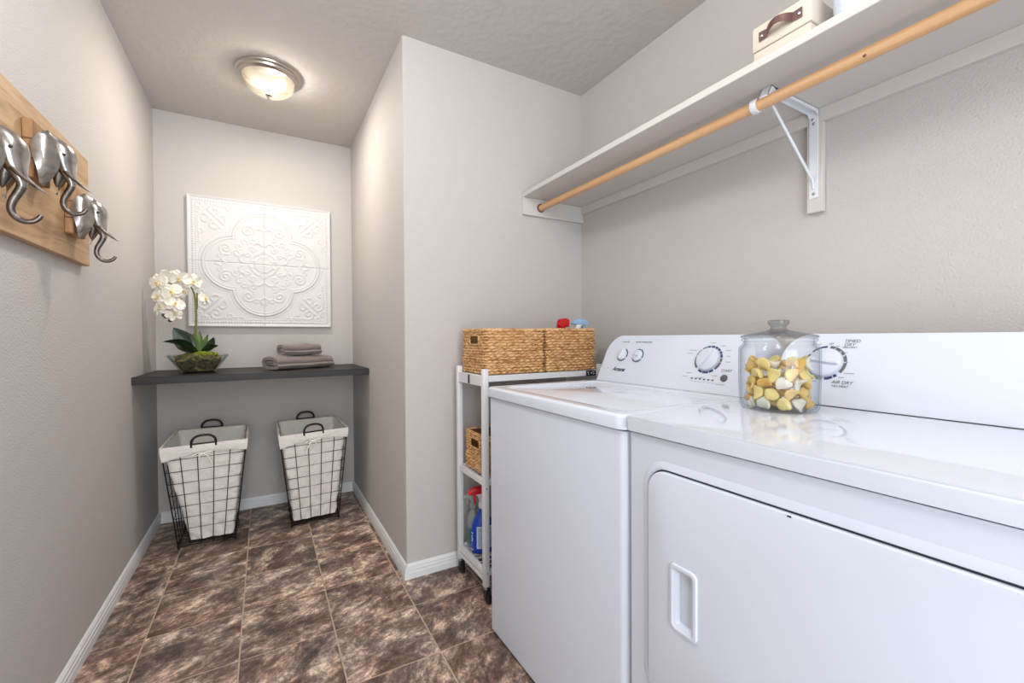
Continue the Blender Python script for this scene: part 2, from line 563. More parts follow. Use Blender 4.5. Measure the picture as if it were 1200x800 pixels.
struct('wall_left', B(XL - W, XL, YR - W, YB + W, -0.1, H), M['wall'])
struct('wall_back', B(XL, XC + W, YB, YB + W, -0.1, H), M['wall'])
struct('wall_right', B(XR, XR + W, YR - W, YP + W, -0.1, H), M['wall'])
# the boxed-out corner: one face looks at the alcove, the other at the washing machines
bm = bmesh.new()
prism(bm, [(XC, YB, -0.1), (XC, YP, -0.1), (XR, YP, -0.1), (XR, YP + W, -0.1), (XC + W, YP + W, -0.1), (XC + W, YB, -0.1)], (0, 0, H + 0.1))
vert = [e for e in bm.edges if all(abs(v.co.x - XC) < 1e-4 and abs(v.co.y - YP) < 1e-4 for v in e.verts)]
bmesh.ops.bevel(bm, geom=vert, offset=0.008, segments=4, profile=0.5, affect='EDGES')
struct('wall_corner', bm, M['wall'], 40)
bm = bmesh.new()     # wall behind the photographer with its open doorway
box(bm, XL, -0.45, YR - W, YR, -0.1, H)
box(bm, 1.05, XR, YR - W, YR, -0.1, H)
box(bm, -0.45, 1.05, YR - W, YR, 2.3, H)
struct('wall_rear', bm, M['wall'])
struct('ceiling', B(XL - W, XR + W, YR - W, YB + W, H, H + 0.1), M['ceiling'])

floor = struct('floor', B(XL - W, XR + W, YR - W, YB + W, -0.1, -0.0015), M['grout'])
def tile(rects):
    b = bmesh.new()
    for x0, x1, y0, y1 in rects:
        if x1 - x0 < 0.006 or y1 - y0 < 0.006: continue
        t = bmesh.new()
        vs0 = [t.verts.new(p) for p in ((x0, y0, -0.004), (x1, y0, -0.004), (x1, y1, -0.004), (x0, y1, -0.004))]
        e = 0.0012
        vs1 = [t.verts.new(p) for p in ((x0, y0, -0.0009), (x1, y0, -0.0009), (x1, y1, -0.0009), (x0, y1, -0.0009))]
        vs2 = [t.verts.new(p) for p in ((x0 + e, y0 + e, 0), (x1 - e, y0 + e, 0), (x1 - e, y1 - e, 0), (x0 + e, y1 - e, 0))]
        t.faces.new(vs2)
        for i in range(4):
            k = (i + 1) % 4
            t.faces.new((vs0[i], vs0[k], vs1[k], vs1[i]))
            t.faces.new((vs1[i], vs1[k], vs2[k], vs2[i]))
        merge(b, t)
    return b
TP, GX, GY, J = 0.3060, 0.5250, 2.0430, 0.0026
for i in range(-4, 4):
    for j in range(-11, 5):
        x0, x1 = max(XL, GX + TP * i + J), min(XR, GX + TP * (i + 1) - J)
        y0, y1 = max(YR, GY + 0.3035 * j + J), min(YB, GY + 0.3035 * (j + 1) - J)
        if x1 - x0 < 0.01 or y1 - y0 < 0.01: continue
        rects = [(x0, x1, y0, y1)]
        if x1 > XC and y1 > YP:
            rects = []
            if x0 < XC: rects.append((x0, XC, y0, y1))
            if y0 < YP: rects.append((max(x0, XC), x1, y0, YP))
            if not rects: continue
        o = obj('tile', tile(rects), M['tile'], floor, None)

def baseboard(name, p, q, n):
    """skirting from p to q on the floor, n = direction into the room"""
    prof = [(0, 0), (0.013, 0), (0.013, 0.028), (0.0115, 0.031), (0.0115, 0.044), (0.009, 0.047), (0.009, 0.056), (0.005, 0.064), (0.002, 0.067), (0, 0.067)]
    poly = [(p[0] + n[0] * d, p[1] + n[1] * d, z) for d, z in prof]
    struct(name, Pr(poly, (q[0] - p[0], q[1] - p[1], 0)), M['trim'], 25)
e = 0.013
baseboard('baseboard_left', (XL, YR), (XL, YB), (1, 0))
baseboard('baseboard_back', (XL + e, YB), (XC - e, YB), (0, -1))
baseboard('baseboard_corner', (XC, YB), (XC, YP - e), (-1, 0))
baseboard('baseboard_front', (XC, YP), (XR, YP), (0, -1))
baseboard('baseboard_right', (XR, YR), (XR, YP - e), (-1, 0))

# ---------------------------------------------------------------- ceiling light
CL = Vector((0.035, 2.573, H))
t = thing('ceiling_light', CL, 'round flush ceiling light with a ribbed glass bowl and nickel rim, lit', 'ceiling light')
mx = Matrix.Translation(CL)
obj('rim', La([(0.0, -0.001), (0.148, -0.001), (0.152, -0.006), (0.150, -0.014), (0.140, -0.017), (0.136, -0.026), (0.126, -0.030), (0.121, -0.034), (0.117, -0.030), (0.117, -0.012), (0.0, -0.010)], mx, 64), M['nickel'], t)
bm = bmesh.new()
def dome(u, v):
    a = 2 * pi * u
    q = v * pi / 2 * 0.985
    rr = 0.119 * cos(q) ** 0.75
    rr *= 1 + 0.012 * cos(a * 60) * (1 - v)
    return CL + Vector((rr * cos(a), rr * sin(a), -0.031 - 0.076 * sin(q)))
grid(bm, dome, 240, 14, wrap_u=True)
obj('glass_bowl', bm, M['dome'], t, 80)
obj('finial', La([(0, -0.131), (0.006, -0.129), (0.009, -0.123), (0.006, -0.118), (0.012, -0.114), (0.017, -0.109), (0.014, -0.105), (0, -0.104)], mx, 20), M['nickel'], t)
for dx, dy in ((0.052, -0.012),):
    bm = La([(0, -0.030), (0.012, -0.034), (0.014, -0.040), (0.024, -0.055), (0.027, -0.066), (0.022, -0.080), (0.0, -0.088)], Matrix.Translation(CL + Vector((dx, dy, 0.012))), 20)
    if dx > 0:
        obj('bulb', bm, M['bulb'], t, 60)
    else:
        obj('bulb', bm, M['cap_white'], t, 60)

# ---------------------------------------------------------------- alcove counter
bm = bmesh.new()
box(bm, XL, XC, 2.722, YB, 0.880, 0.917, 0.0015, 1)
c = obj('counter', bm, M['counter'], at=(0, 3.0, 0.88))
tag(c, 'dark charcoal laminate counter spanning the alcove from wall to wall', 'counter')

# ---------------------------------------------------------------- pressed tin panel
def tin_panel():
    PX, PZ, PH = 0.004, 1.583, 0.399
    y0 = YB - 0.006
    t = thing('wall_art', (PX, YB, PZ - PH), 'square white pressed-tin panel with a scrolled quatrefoil, hanging in the alcove', 'wall art')
    # scroll lines of the upper right eighth, mirrored about the axes and the diagonal
    pts = []
    def spiral(cx, cy, r0, r1, a0, a1, n=40, s=1):
        for k in range(n + 1):
            f = k / n
            a = R(a0 + (a1 - a0) * f)
            rr = r0 + (r1 - r0) * f
            pts.append((cx + rr * cos(a), cy + rr * sin(a), s))
    def line(p, q, n=14, s=1):
        for k in range(n + 1):
            f = k / n
            pts.append((p[0] + (q[0] - p[0]) * f, p[1] + (q[1] - p[1]) * f, s))
    spiral(0.088, 0.208, 0.038, 0.006, 200, -340)        # volutes in the lobes
    spiral(0.052, 0.196, 0.060, 0.030, 175, 100, 22)
    spiral(0.060, 0.262, 0.052, 0.040, 180, 250, 20)
    spiral(0.040, 0.236, 0.018, 0.004, -60, 250, 24, 0.8)
    spiral(0.060, 0.150, 0.026, 0.006, 90, -300, 30, 0.8)
    spiral(0.030, 0.110, 0.034, 0.022, -20, 150, 24)
    spiral(0.0, 0.0, 0.048, 0.048, 45, 95, 30)
    spiral(0.0, 0.0, 0.075, 0.075, 45, 95, 30, 0.7)
    spiral(0.062, 0.092, 0.020, 0.005, 30, 420, 26, 0.8)
    spiral(0.0, 0.064, 0.022, 0.022, -90, 90, 20, 0.8)
    spiral(0.110, 0.135, 0.022, 0.004, 200, -150, 26, 0.8)
    for a in (50, 64, 78, 90):                            # rosette petals in the middle
        line((0.012 * cos(R(a)), 0.012 * sin(R(a))), (0.040 * cos(R(a)), 0.040 * sin(R(a))), 8, 0.8)
    spiral(0.262, 0.318, 0.036, 0.006, 100, -330)        # corner leaves
    spiral(0.232, 0.270, 0.030, 0.006, 240, -60, 30, 0.9)
    spiral(0.192, 0.336, 0.024, 0.005, 20, 380, 26, 0.9)
    spiral(0.320, 0.345, 0.020, 0.004, 180, -180, 24, 0.8)
    line((0.215, 0.235), (0.300, 0.320), 24)
    spiral(0.130, 0.352, 0.020, 0.006, -20, 300, 22, 0.8)
    line((0.165, 0.345), (0.245, 0.350), 20, 0.8)
    P = np.array(pts)
    P = np.vstack([P, P[:, [1, 0, 2]]])
    n = 132
    g = np.linspace(0, PH, n + 1)
    X, Z = np.meshgrid(g, g, indexing='ij')
    best = np.zeros(X.shape)
    for c0 in range(0, len(P), 60):
        Q = P[c0:c0 + 60]
        d2 = (X[..., None] - Q[:, 0]) ** 2 + (Z[..., None] - Q[:, 1]) ** 2
        best = np.maximum(best, (np.exp(-d2 / 0.0052 ** 2) * Q[:, 2]).max(-1))
    dq = np.minimum(np.hypot(X - 0.160, Z) - 0.172, np.hypot(X, Z - 0.160) - 0.172)
    ang = np.where(X > Z, np.arctan2(Z, X - 0.16), np.arctan2(X, Z - 0.16))
    rope = np.exp(-(dq / 0.0058) ** 2) * (0.85 + 0.25 * np.sin(ang * 78 + dq * 500)) + 0.55 * np.exp(-((dq + 0.017) / 0.004) ** 2) + 0.4 * np.exp(-((dq - 0.014) / 0.0035) ** 2)
    edge = PH - np.maximum(X, Z)
    along = np.where(X > Z, Z, X)
    bead = np.exp(-((edge - 0.024) / 0.006) ** 2) * (0.55 + 0.45 * np.sin(along * 2 * pi / 0.0145))
    lip = np.clip(1.0 - edge / 0.012, 0, 1) ** 0.5 * 0.9 + 0.35 * np.exp(-((edge - 0.040) / 0.003) ** 2)
    seam = np.exp(-(np.minimum(X, Z) / 0.0022) ** 2)
    best = best * (edge > 0.044) * (np.abs(dq) > 0.012)
    hgt = 0.0045 * best + 0.0065 * rope + 0.0055 * bead + 0.007 * lip - 0.004 * seam + 0.0025 * (dq < 0)
    for sx in (1, -1):
        for sz in (1, -1):
            b = bmesh.new()
            V = [[b.verts.new((PX + sx * X[i, k], y0 - 0.016 - hgt[i, k], PZ + sz * Z[i, k])) for k in range(n + 1)] for i in range(n + 1)]
            for i in range(n):
                for k in range(n):
                    b.faces.new((V[i][k], V[i + 1][k], V[i + 1][k + 1], V[i][k + 1]))
            obj('pressed_quarter', b, M['tin'], t, 70)
    bm = bmesh.new()
    w = 0.004
    box(bm, PX - PH - w, PX - PH, y0 - 0.022, YB, PZ - PH - w, PZ + PH + w, 0.001, 1)
    box(bm, PX + PH, PX + PH + w, y0 - 0.022, YB, PZ - PH - w, PZ + PH + w, 0.001, 1)
    box(bm, PX - PH, PX + PH, y0 - 0.022, YB, PZ + PH, PZ + PH + w, 0.001, 1)
    box(bm, PX - PH, PX + PH, y0 - 0.022, YB, PZ - PH - w, PZ - PH, 0.001, 1)
    obj('edge_frame', bm, M['tin'], t)
    obj('backing', B(PX - PH, PX + PH, y0 - 0.010, YB, PZ - PH, PZ + PH), M['tin'], t)
tin_panel()

# ---------------------------------------------------------------- elephant coat rack
def coat_rack():
    xb = XL + 0.022
    t = thing('coat_rack', (XL, 1.60, 1.36), 'oak board with pewter elephant-head hooks on the left wall', 'coat rack')
    obj('board', B(XL, xb, 1.105, 2.092, 1.362, 1.738, 0.0015, 1), M['board'], t)
    def elephant(yc, zc):
        bw, bh, x1 = 0.052, 0.076, xb + 0.022
        bm = bmesh.new()      # three rough-sawn cleats glued side by side
        b0 = Pr([(xb, yc - bw, zc - bh), (xb, yc + bw, zc - bh), (xb, yc + bw, zc + bh), (xb, yc - bw, zc + bh)], (x1 - xb, 0, 0), 0.003, 1)
        merge(bm, b0)
        bl = obj('hook_block', bm, M['block'], t)
        for dz in (0.024, -0.027):
            obj('saw_cut', B(xb + 0.002, x1 + 0.0012, yc - bw - 0.0012, yc - bw + 0.004, zc + dz - 0.002, zc + dz + 0.002), M['socket'], bl)
        hx = x1 + 0.011
        h = Vector((hx, yc, zc - 0.014))
        # head: one skin from the crown down into the root of the trunk
        prof = [  # z, centre out, half depth, half width
            (0.066, 0.012, 0.004, 0.006), (0.062, 0.016, 0.013, 0.020), (0.050, 0.023, 0.021, 0.031), (0.034, 0.029, 0.026, 0.036), (0.016, 0.032, 0.027, 0.036),
            (0.000, 0.033, 0.025, 0.033), (-0.016, 0.035, 0.021, 0.027), (-0.030, 0.039, 0.017, 0.021), (-0.043, 0.044, 0.0125, 0.015), (-0.054, 0.047, 0.0095, 0.011), (-0.062, 0.047, 0.0075, 0.0085)]
        bm = bmesh.new()
        seg = 22
        rings = []
        for z, o, dp, wd in prof:
            ring = []
            for k in range(seg):
                a = 2 * pi * k / seg
                ring.append(bm.verts.new(h + Vector((o + dp * cos(a), wd * sin(a), z))))
            rings.append(ring)
        for a, c in zip(rings[:-1], rings[1:]):
            for k in range(seg):
                bm.faces.new((a[k], a[(k + 1) % seg], c[(k + 1) % seg], c[k]))
        bm.faces.new(rings[0]); bm.faces.new(rings[-1])
        head = obj('elephant_head', bm, M['pewter'], t, 70)
        # trunk: drops from the face, curls back and out into the hook
        obj('mount', Tb([Vector((x1 - 0.001, yc, zc)), h + Vector((0.03, 0, 0.0))], 0.014, 14), M['pewter_dark'], head, 60)
        tp = [(0.047, -0.052), (0.045, -0.064), (0.038, -0.080), (0.031, -0.096), (0.029, -0.112), (0.034, -0.126), (0.045, -0.135), (0.058, -0.136), (0.069, -0.130), (0.076, -0.120)]
        P = [h + Vector((o, 0, z)) for o, z in tp]
        Q = []
        for i in range(len(P) - 1):
            p0, p1, p2, p3 = P[max(0, i - 1)], P[i], P[i + 1], P[min(len(P) - 1, i + 2)]
            for k in range(4):
                s = k / 4
                Q.append(0.5 * ((2 * p1) + (p2 - p0) * s + (2 * p0 - 5 * p1 + 4 * p2 - p3) * s * s + (3 * p1 - p0 - 3 * p2 + p3) * s ** 3))
        Q.append(P[-1])
        obj('trunk_hook', Tb(Q, [0.0090 - 0.0045 * i / len(Q) for i in range(len(Q))], 12), M['pewter_dark'], head, 60)
        for s in (-1, 1):
            # ear: a long cupped leaf standing off the side of the head
            def ear(u, v, s=s):
                w = sin(pi * min(1, max(0, u)) ** 0.72) ** 0.8 * (1.12 - 0.30 * u)
                z = 0.066 - 0.144 * u
                out = 0.022 - 0.004 * sin(u * pi * 2) + (v - 0.5) * 0.048 * w - 0.014 * u * u
                side = 0.036 + 0.024 * (1 - v) + 0.008 * sin(v * pi) * w + 0.006 * sin(u * pi) - 0.010 * (1 - u) ** 3
                if v > 0.5: side -= 0.010 * (v - 0.5) * 2 * w
                return h + Vector((out - 0.006, s * side, z))
            b1 = bmesh.new()
            grid(b1, ear, 18, 10)
            ext = bmesh.ops.solidify(b1, geom=b1.faces[:], thickness=0.003)
            obj('ear', b1, M['pewter'], head, 60)
            obj('eye', La([(0, 0.003), (0.0025, 0.002), (0.0042, 0)], Matrix.Translation(h + Vector((0.041, s * 0.0325, 0.014))) @ Matrix.Rotation(-s * R(80), 4, 'X'), 12), M['black_bead'], head)
            tk = [h + Vector((0.038 + 0.040 * f, s * (0.018 + 0.012 * f), -0.026 - 0.050 * f + 0.012 * f * f)) for f in (0, 0.2, 0.4, 0.6, 0.8, 1.0)]
            obj('tusk', Tb(tk, [0.0055, 0.005, 0.0042, 0.0033, 0.002, 0.0006], 10), M['pewter_dark'], head, 60)
            jw = [h + Vector((0.026 - 0.01 * f, s * (0.014 - 0.004 * f), -0.03 - 0.038 * f)) for f in (0, 0.4, 0.8, 1.0)]
            if s < 0:
                obj('jaw', Tb([h + Vector((0.022 - 0.006 * f, 0, -0.022 - 0.046 * f)) for f in (0, 0.4, 0.8, 1.0)], [0.016, 0.012, 0.006, 0.001], 12), M['pewter_dark'], head, 60)
    elephant(1.362, 1.512)
    elephant(1.650, 1.600)
    elephant(1.918, 1.512)
coat_rack()

# ---------------------------------------------------------------- towels on the counter
def folded_towel(cx, cy, cz, length, d, h, yaw, label, th, turns, name='folded_towel'):
    ax = Vector((cos(yaw), sin(yaw), 0))
    sd = Vector((-sin(yaw), cos(yaw), 0))
    base = Vector((cx, cy, cz))
    t = thing(name, base, label, 'towel', 'taupe towels folded on the counter')
    n = int(36 * turns)
    def centre(q, extra=0.0):
        a = 2 * pi * q
        sh = th * 1.08 * (min(1, max(0, (q - 0.70) / 0.30)) + max(0, q - 1.0))
        A = d / 2 - th / 2 - sh * 1.1 + extra
        Bz = h / 2 - th / 2 - sh + extra
        Bz = max(Bz, 0.002)
        A = max(A, 0.01)
        ca, sa = cos(a + pi * 1.08), sin(a + pi * 1.08)
        p = 0.62
        return Vector((A * math.copysign(abs(ca) ** p, ca), Bz * math.copysign(abs(sa) ** 0.8, sa)))
    def wall(bm, q0, q1, n, thk, extra, l0, l1, nl, wob):
        rng = random.Random(int(length * 1000))
        cl = [centre(q0 + (q1 - q0) * k / n, extra) for k in range(n + 1)]
        nor = []
        for k in range(n + 1):
            a, b = cl[max(0, k - 1)], cl[min(n, k + 1)]
            tt = (b - a).normalized()
            nor.append(Vector((tt.y, -tt.x)))
        sec = [cl[k] + nor[k] * thk / 2 for k in range(n + 1)] + [cl[k] - nor[k] * thk / 2 for k in range(n, -1, -1)]
        rings = []
        for j in range(nl + 1):
            l = l0 + (l1 - l0) * j / nl
            e = 1.0 - 0.10 * abs(2 * l / length) ** 8
            ring = []
            for p in sec:
                w = wob * sin(l * 31 + p.x * 20)
                z = max(0.0005, p.y * e + h / 2 + w)
                ring.append(bm.verts.new(base + ax * l + sd * (p.x * e + w) + Vector((0, 0, z))))
            rings.append(ring)
        m = len(sec)
        for a, b in zip(rings[:-1], rings[1:]):
            for k in range(m):
                bm.faces.new((a[k], a[(k + 1) % m], b[(k + 1) % m], b[k]))
        for ring in (rings[0], rings[-1]):
            for k in range(n):
                bm.faces.new((ring[k], ring[k + 1], ring[m - 2 - k], ring[m - 1 - k]))
        return bm
    obj('terry_cloth', wall(bmesh.new(), 0, turns, n, th * 0.93, 0, -length / 2, length / 2, 30, 0.0016), M['towel'], t, 60)
    for f in (0.10, 0.155, 0.21):
        obj('woven_band', wall(bmesh.new(), 0, 0.97, 36, 0.002, th / 2 - 0.0006, length * f, length * (f + 0.026), 2, 0.0016), M['towel_band'], t, 60)
    return t
folded_towel(0.192, 2.985, 0.917, 0.375, 0.190, 0.082, R(30), 'larger folded taupe bath towel lying directly on the dark counter', 0.021, 1.85, 'bath_towel')
folded_towel(0.192, 2.985, 0.999, 0.235, 0.120, 0.070, R(24), 'smaller rolled taupe towel lying on top of the larger towel', 0.019, 1.7, 'hand_towel')

# ---------------------------------------------------------------- orchid in a glass bowl
def orchid():
    c = Vector((-0.318, 2.955, 0.917))
    t = thing('potted_orchid', c, 'white orchid with dark leaves in a square glass bowl of moss on the counter', 'plant')
    b0, b1, hh = 0.072, 0.136, 0.098
    yaw = Matrix.Rotation(R(6), 3, 'Z')
    def ring(k, z):
        return [c + yaw @ Vector((sx * k, sy * k, z)) for sx, sy in ((-1, -1), (1, -1), (1, 1), (-1, 1))]
    bm = bmesh.new()
    loops = [[bm.verts.new(p) for p in ring(k, z)] for k, z in ((b0, 0.0), (b1, hh), (b1 - 0.005, hh), (b0 - 0.004, 0.008))]
    bm.faces.new(loops[0])
    for a, d in zip(loops[:-1], loops[1:]):
        for i in range(4):
            bm.faces.new((a[i], a[(i + 1) % 4], d[(i + 1) % 4], d[i]))
    bm.faces.new(loops[-1])
    obj('glass_bowl', bm, M['bowl_glass'], t, 20)
    # bark and moss filling, heaped in the middle
    bm = bmesh.new()
    rng = random.Random(3)
    def fill(u, v):
        a = 2 * pi * u
        sq = 1 / max(abs(cos(a)), abs(sin(a)))
        sq = min(sq, 1.28)
        if v < 0.5:
            f = v / 0.5
            z = 0.010 + f * (0.066 + 0.010 * sin(3 * a) + 0.007 * sin(7 * a + 1))
            k = (b0 - 0.006 + (b1 - b0) * z / hh * 0.80) * sq
        else:
            f = (v - 0.5) / 0.5
            z0 = 0.076 + 0.010 * sin(3 * a) + 0.007 * sin(7 * a + 1)
            k0 = (b0 - 0.006 + (b1 - b0) * z0 / hh * 0.80) * sq
            k = k0 * (1 - f)
            z = z0 + (0.112 - z0) * sin(f * pi / 2) ** 1.2
        j = 0.0035 * (rng.random() - 0.5)
        return c + yaw @ Vector((k * cos(a) + j, k * sin(a) + j, z + j))
    grid(bm, fill, 56, 20, wrap_u=True)
    obj('soil', bm, M['soil'], t, 80)
    for dx, dy, rx, rz, z in ((0.022, -0.030, 0.050, 0.017, 0.100), (-0.050, -0.01, 0.034, 0.012, 0.090), (0.055, 0.0, 0.036, 0.014, 0.098), (-0.01, 0.04, 0.06, 0.016, 0.098), (0.045, -0.055, 0.030, 0.022, 0.066)):
        bm = bmesh.new()
        bmesh.ops.create_icosphere(bm, subdivisions=4, radius=1.0)
        for v in bm.verts:
            q = 1 + 0.16 * (rng.random() - 0.5)
            v.co = c + Vector((dx + v.co.x * rx * q, dy + v.co.y * rx * 0.8 * q, z + v.co.z * rz * q))
        obj('moss_clump', bm, M['moss'], t, 80)
    def px(u, v, y):      # points measured on the photograph, set at depth y
        F, Rr, U = Vector(_f), Vector(_r), Vector(_u)
        d = F + Rr * ((u - 600) / 507.42) + U * ((401.79 - v) / 507.42)
        return Vector((0, 0, 1.1)) + d * (y / d.y)
    def leaf(p0, p1, wid, mt, bend, twist, tipw=0.0, fold=0.12):
        p0, p1 = Vector(p0), Vector(p1)
        ax = p1 - p0
        side = ax.cross(Vector((0.1, 1, -0.05)))     # broad side towards the room
        side.normalize()
        side = Matrix.Rotation(twist, 3, ax.normalized()) @ side
        up = side.cross(ax).normalized()
        def f(u, v):
            w = wid * (sin(pi * min(1, 0.06 + u * 0.94)) ** 0.6) * (0.75 + 0.4 * sin(pi * u))
            s = (v - 0.5) * 2
            return p0 + ax * u + up * (bend * sin(pi * u) - 0.35 * bend * u ** 4) + side * (s * w / 2) + up * (abs(s) * w * fold)
        bm = grid(bmesh.new(), f, 16, 6)
        bmesh.ops.solidify(bm, geom=bm.faces[:], thickness=0.0016)
        return obj('leaf', bm, mt, t, 60)
    root = c + Vector((0.004, 0, 0.105))
    leaf(root, px(203, 384, 2.98), 0.092, M['leaf'], 0.010, R(25))
    leaf(root + Vector((-0.005, -0.01, 0)), px(191, 399, 2.90), 0.064, M['leaf'], 0.020, R(-55))
    leaf(root + Vector((-0.002, -0.012, -0.004)), px(208, 408, 2.84), 0.046, M['leaf'], 0.016, R(-40))
    leaf(root + Vector((0.006, -0.004, 0)), px(256, 404, 2.90), 0.036, M['leaf'], 0.012, R(45))
    leaf(root + Vector((0.008, 0.004, 0)), px(251, 395, 2.98), 0.052, M['leaf'], 0.006, R(-30))
    leaf(root + Vector((0.006, 0, 0)), px(244, 391, 2.93), 0.022, M['leaf_light'], 0.004, R(20))
    leaf(root + Vector((0.002, -0.006, 0)), px(234, 387, 2.95), 0.028, M['leaf_light'], 0.002, R(20))
    leaf(root + Vector((0.0, -0.006, 0)), px(226, 390, 2.94), 0.024, M['leaf_light'], 0.004, R(-20))
    # flower spike: upright stake-thick stem, then the arching spray
    sp = [root, px(229.5, 395, 2.955), px(230, 370, 2.955), px(229, 352, 2.955), px(228, 345, 2.955), px(225, 338, 2.955), px(221, 333, 2.95), px(214, 328, 2.945), px(206, 328, 2.94), px(199, 334, 2.94), px(196, 345, 2.94), px(196, 356, 2.94), px(195, 367, 2.94), px(199, 375, 2.94)]
    obj('stem', Tb(sp, [0.0062, 0.0062, 0.0058, 0.0055, 0.0048, 0.0036, 0.003, 0.0028, 0.0026, 0.0024, 0.0022, 0.002, 0.0018, 0.0015], 10), M['stem'], t, 60)
    obj('stake', Tb([px(231, 362, 2.958), px(231, 343, 2.958)], 0.0032, 8), M['stem'], t, 60)
    for u, v in ((194, 371), (199.5, 375.5), (192, 369)):
        p = px(u, v, 2.93)
        bm = bmesh.new()
        bmesh.ops.create_uvsphere(bm, u_segments=10, v_segments=8, radius=1)
        for w in bm.verts: w.co = p + Vector((w.co.x * 0.010, w.co.y * 0.008, w.co.z * 0.009))
        obj('bud', bm, M['bud'], t, 80)
    # one flower = two broad petals, three sepals and the yellow lip
    def petal(L, wd, cup):
        def f(u, v):
            w = wd * sin(pi * min(1.0, 0.05 + 0.95 * u) ** 1.15) ** 0.55
            s = (v - 0.5) * 2
            return Vector((s * w / 2, L * u, cup * u * u * (1 if L > 0 else 1) + 0.10 * abs(s) ** 2 * w + 0.004 * sin(9 * u + 3 * s) * u))
        bm = grid(bmesh.new(), f, 9, 8)
        bmesh.ops.solidify(bm, geom=bm.faces[:], thickness=0.0009)
        return finish(bm, 'petal', M['petal'], 70)
    broad, sepal = petal(0.050, 0.056, -0.010), petal(0.046, 0.034, -0.012)
    lb = bmesh.new()
    lathe(lb, [(0, 0.016), (0.004, 0.015), (0.006, 0.010), (0.0045, 0.004), (0.003, 0)], Matrix.Translation((0, 0.002, 0)), 10)
    lathe(lb, [(0, 0.004), (0.007, 0.003), (0.008, 0), (0, -0.001)], Matrix.Translation((0, -0.010, 0.010)) @ Matrix.Rotation(R(-35), 4, 'X'), 10, 0.8, 1.4)
    lipm = finish(lb, 'lip', M['lip'], 60)
    hub = bmesh.new()
    lathe(hub, [(0, 0.004), (0.005, 0.002), (0.005, -0.004), (0.002, -0.012), (0, -0.013)], None, 10)
    hubm = finish(hub, 'flower', M['petal'], 60)
    #        u    v    depth  yaw  pitch roll  size
    FL = [(185, 331, 2.93, -25, 10, 15, 1.05), (198, 325, 2.96, -10, 25, -40, 0.98), (209, 326, 2.93, 10, 20, 10, 1.0), (226, 330, 2.93, 25, 5, -12, 1.02),
          (201, 342, 2.90, 0, 0, 30, 1.05), (186, 347, 2.92, -30, -5, -20, 0.92), (188, 360, 2.93, -35, -20, 10, 0.95), (205, 356, 2.90, 15, -15, -25, 0.98),
          (204, 368, 2.92, 10, -35, 20, 0.85), (214, 341, 2.95, 35, 0, 50, 0.9), (240, 350, 2.97, 62, -10, 0, 0.85)]
    for u, v, y, ya, pi_, ro, s in FL:
        p = px(u, v, y) - c
        o = meshobj('flower', hubm, t, p)
        # local z of the flower looks at the room (towards -y), turned by yaw/pitch, rolled about its own axis
        m3 = Matrix.Rotation(R(ya), 3, 'Z') @ Matrix.Rotation(R(90 + pi_), 3, 'X') @ Matrix.Rotation(R(ro), 3, 'Z')
        o.rotation_euler = m3.to_euler()
        o.scale = (s, s, s)
        for a, me in ((78, broad), (-78, broad), (0, sepal), (140, sepal), (-140, sepal)):
            meshobj('petal', me, o, (0, 0, 0.001 if me is broad else -0.001), (0, 0, R(a)))
        meshobj('lip', lipm, o)
orchid()

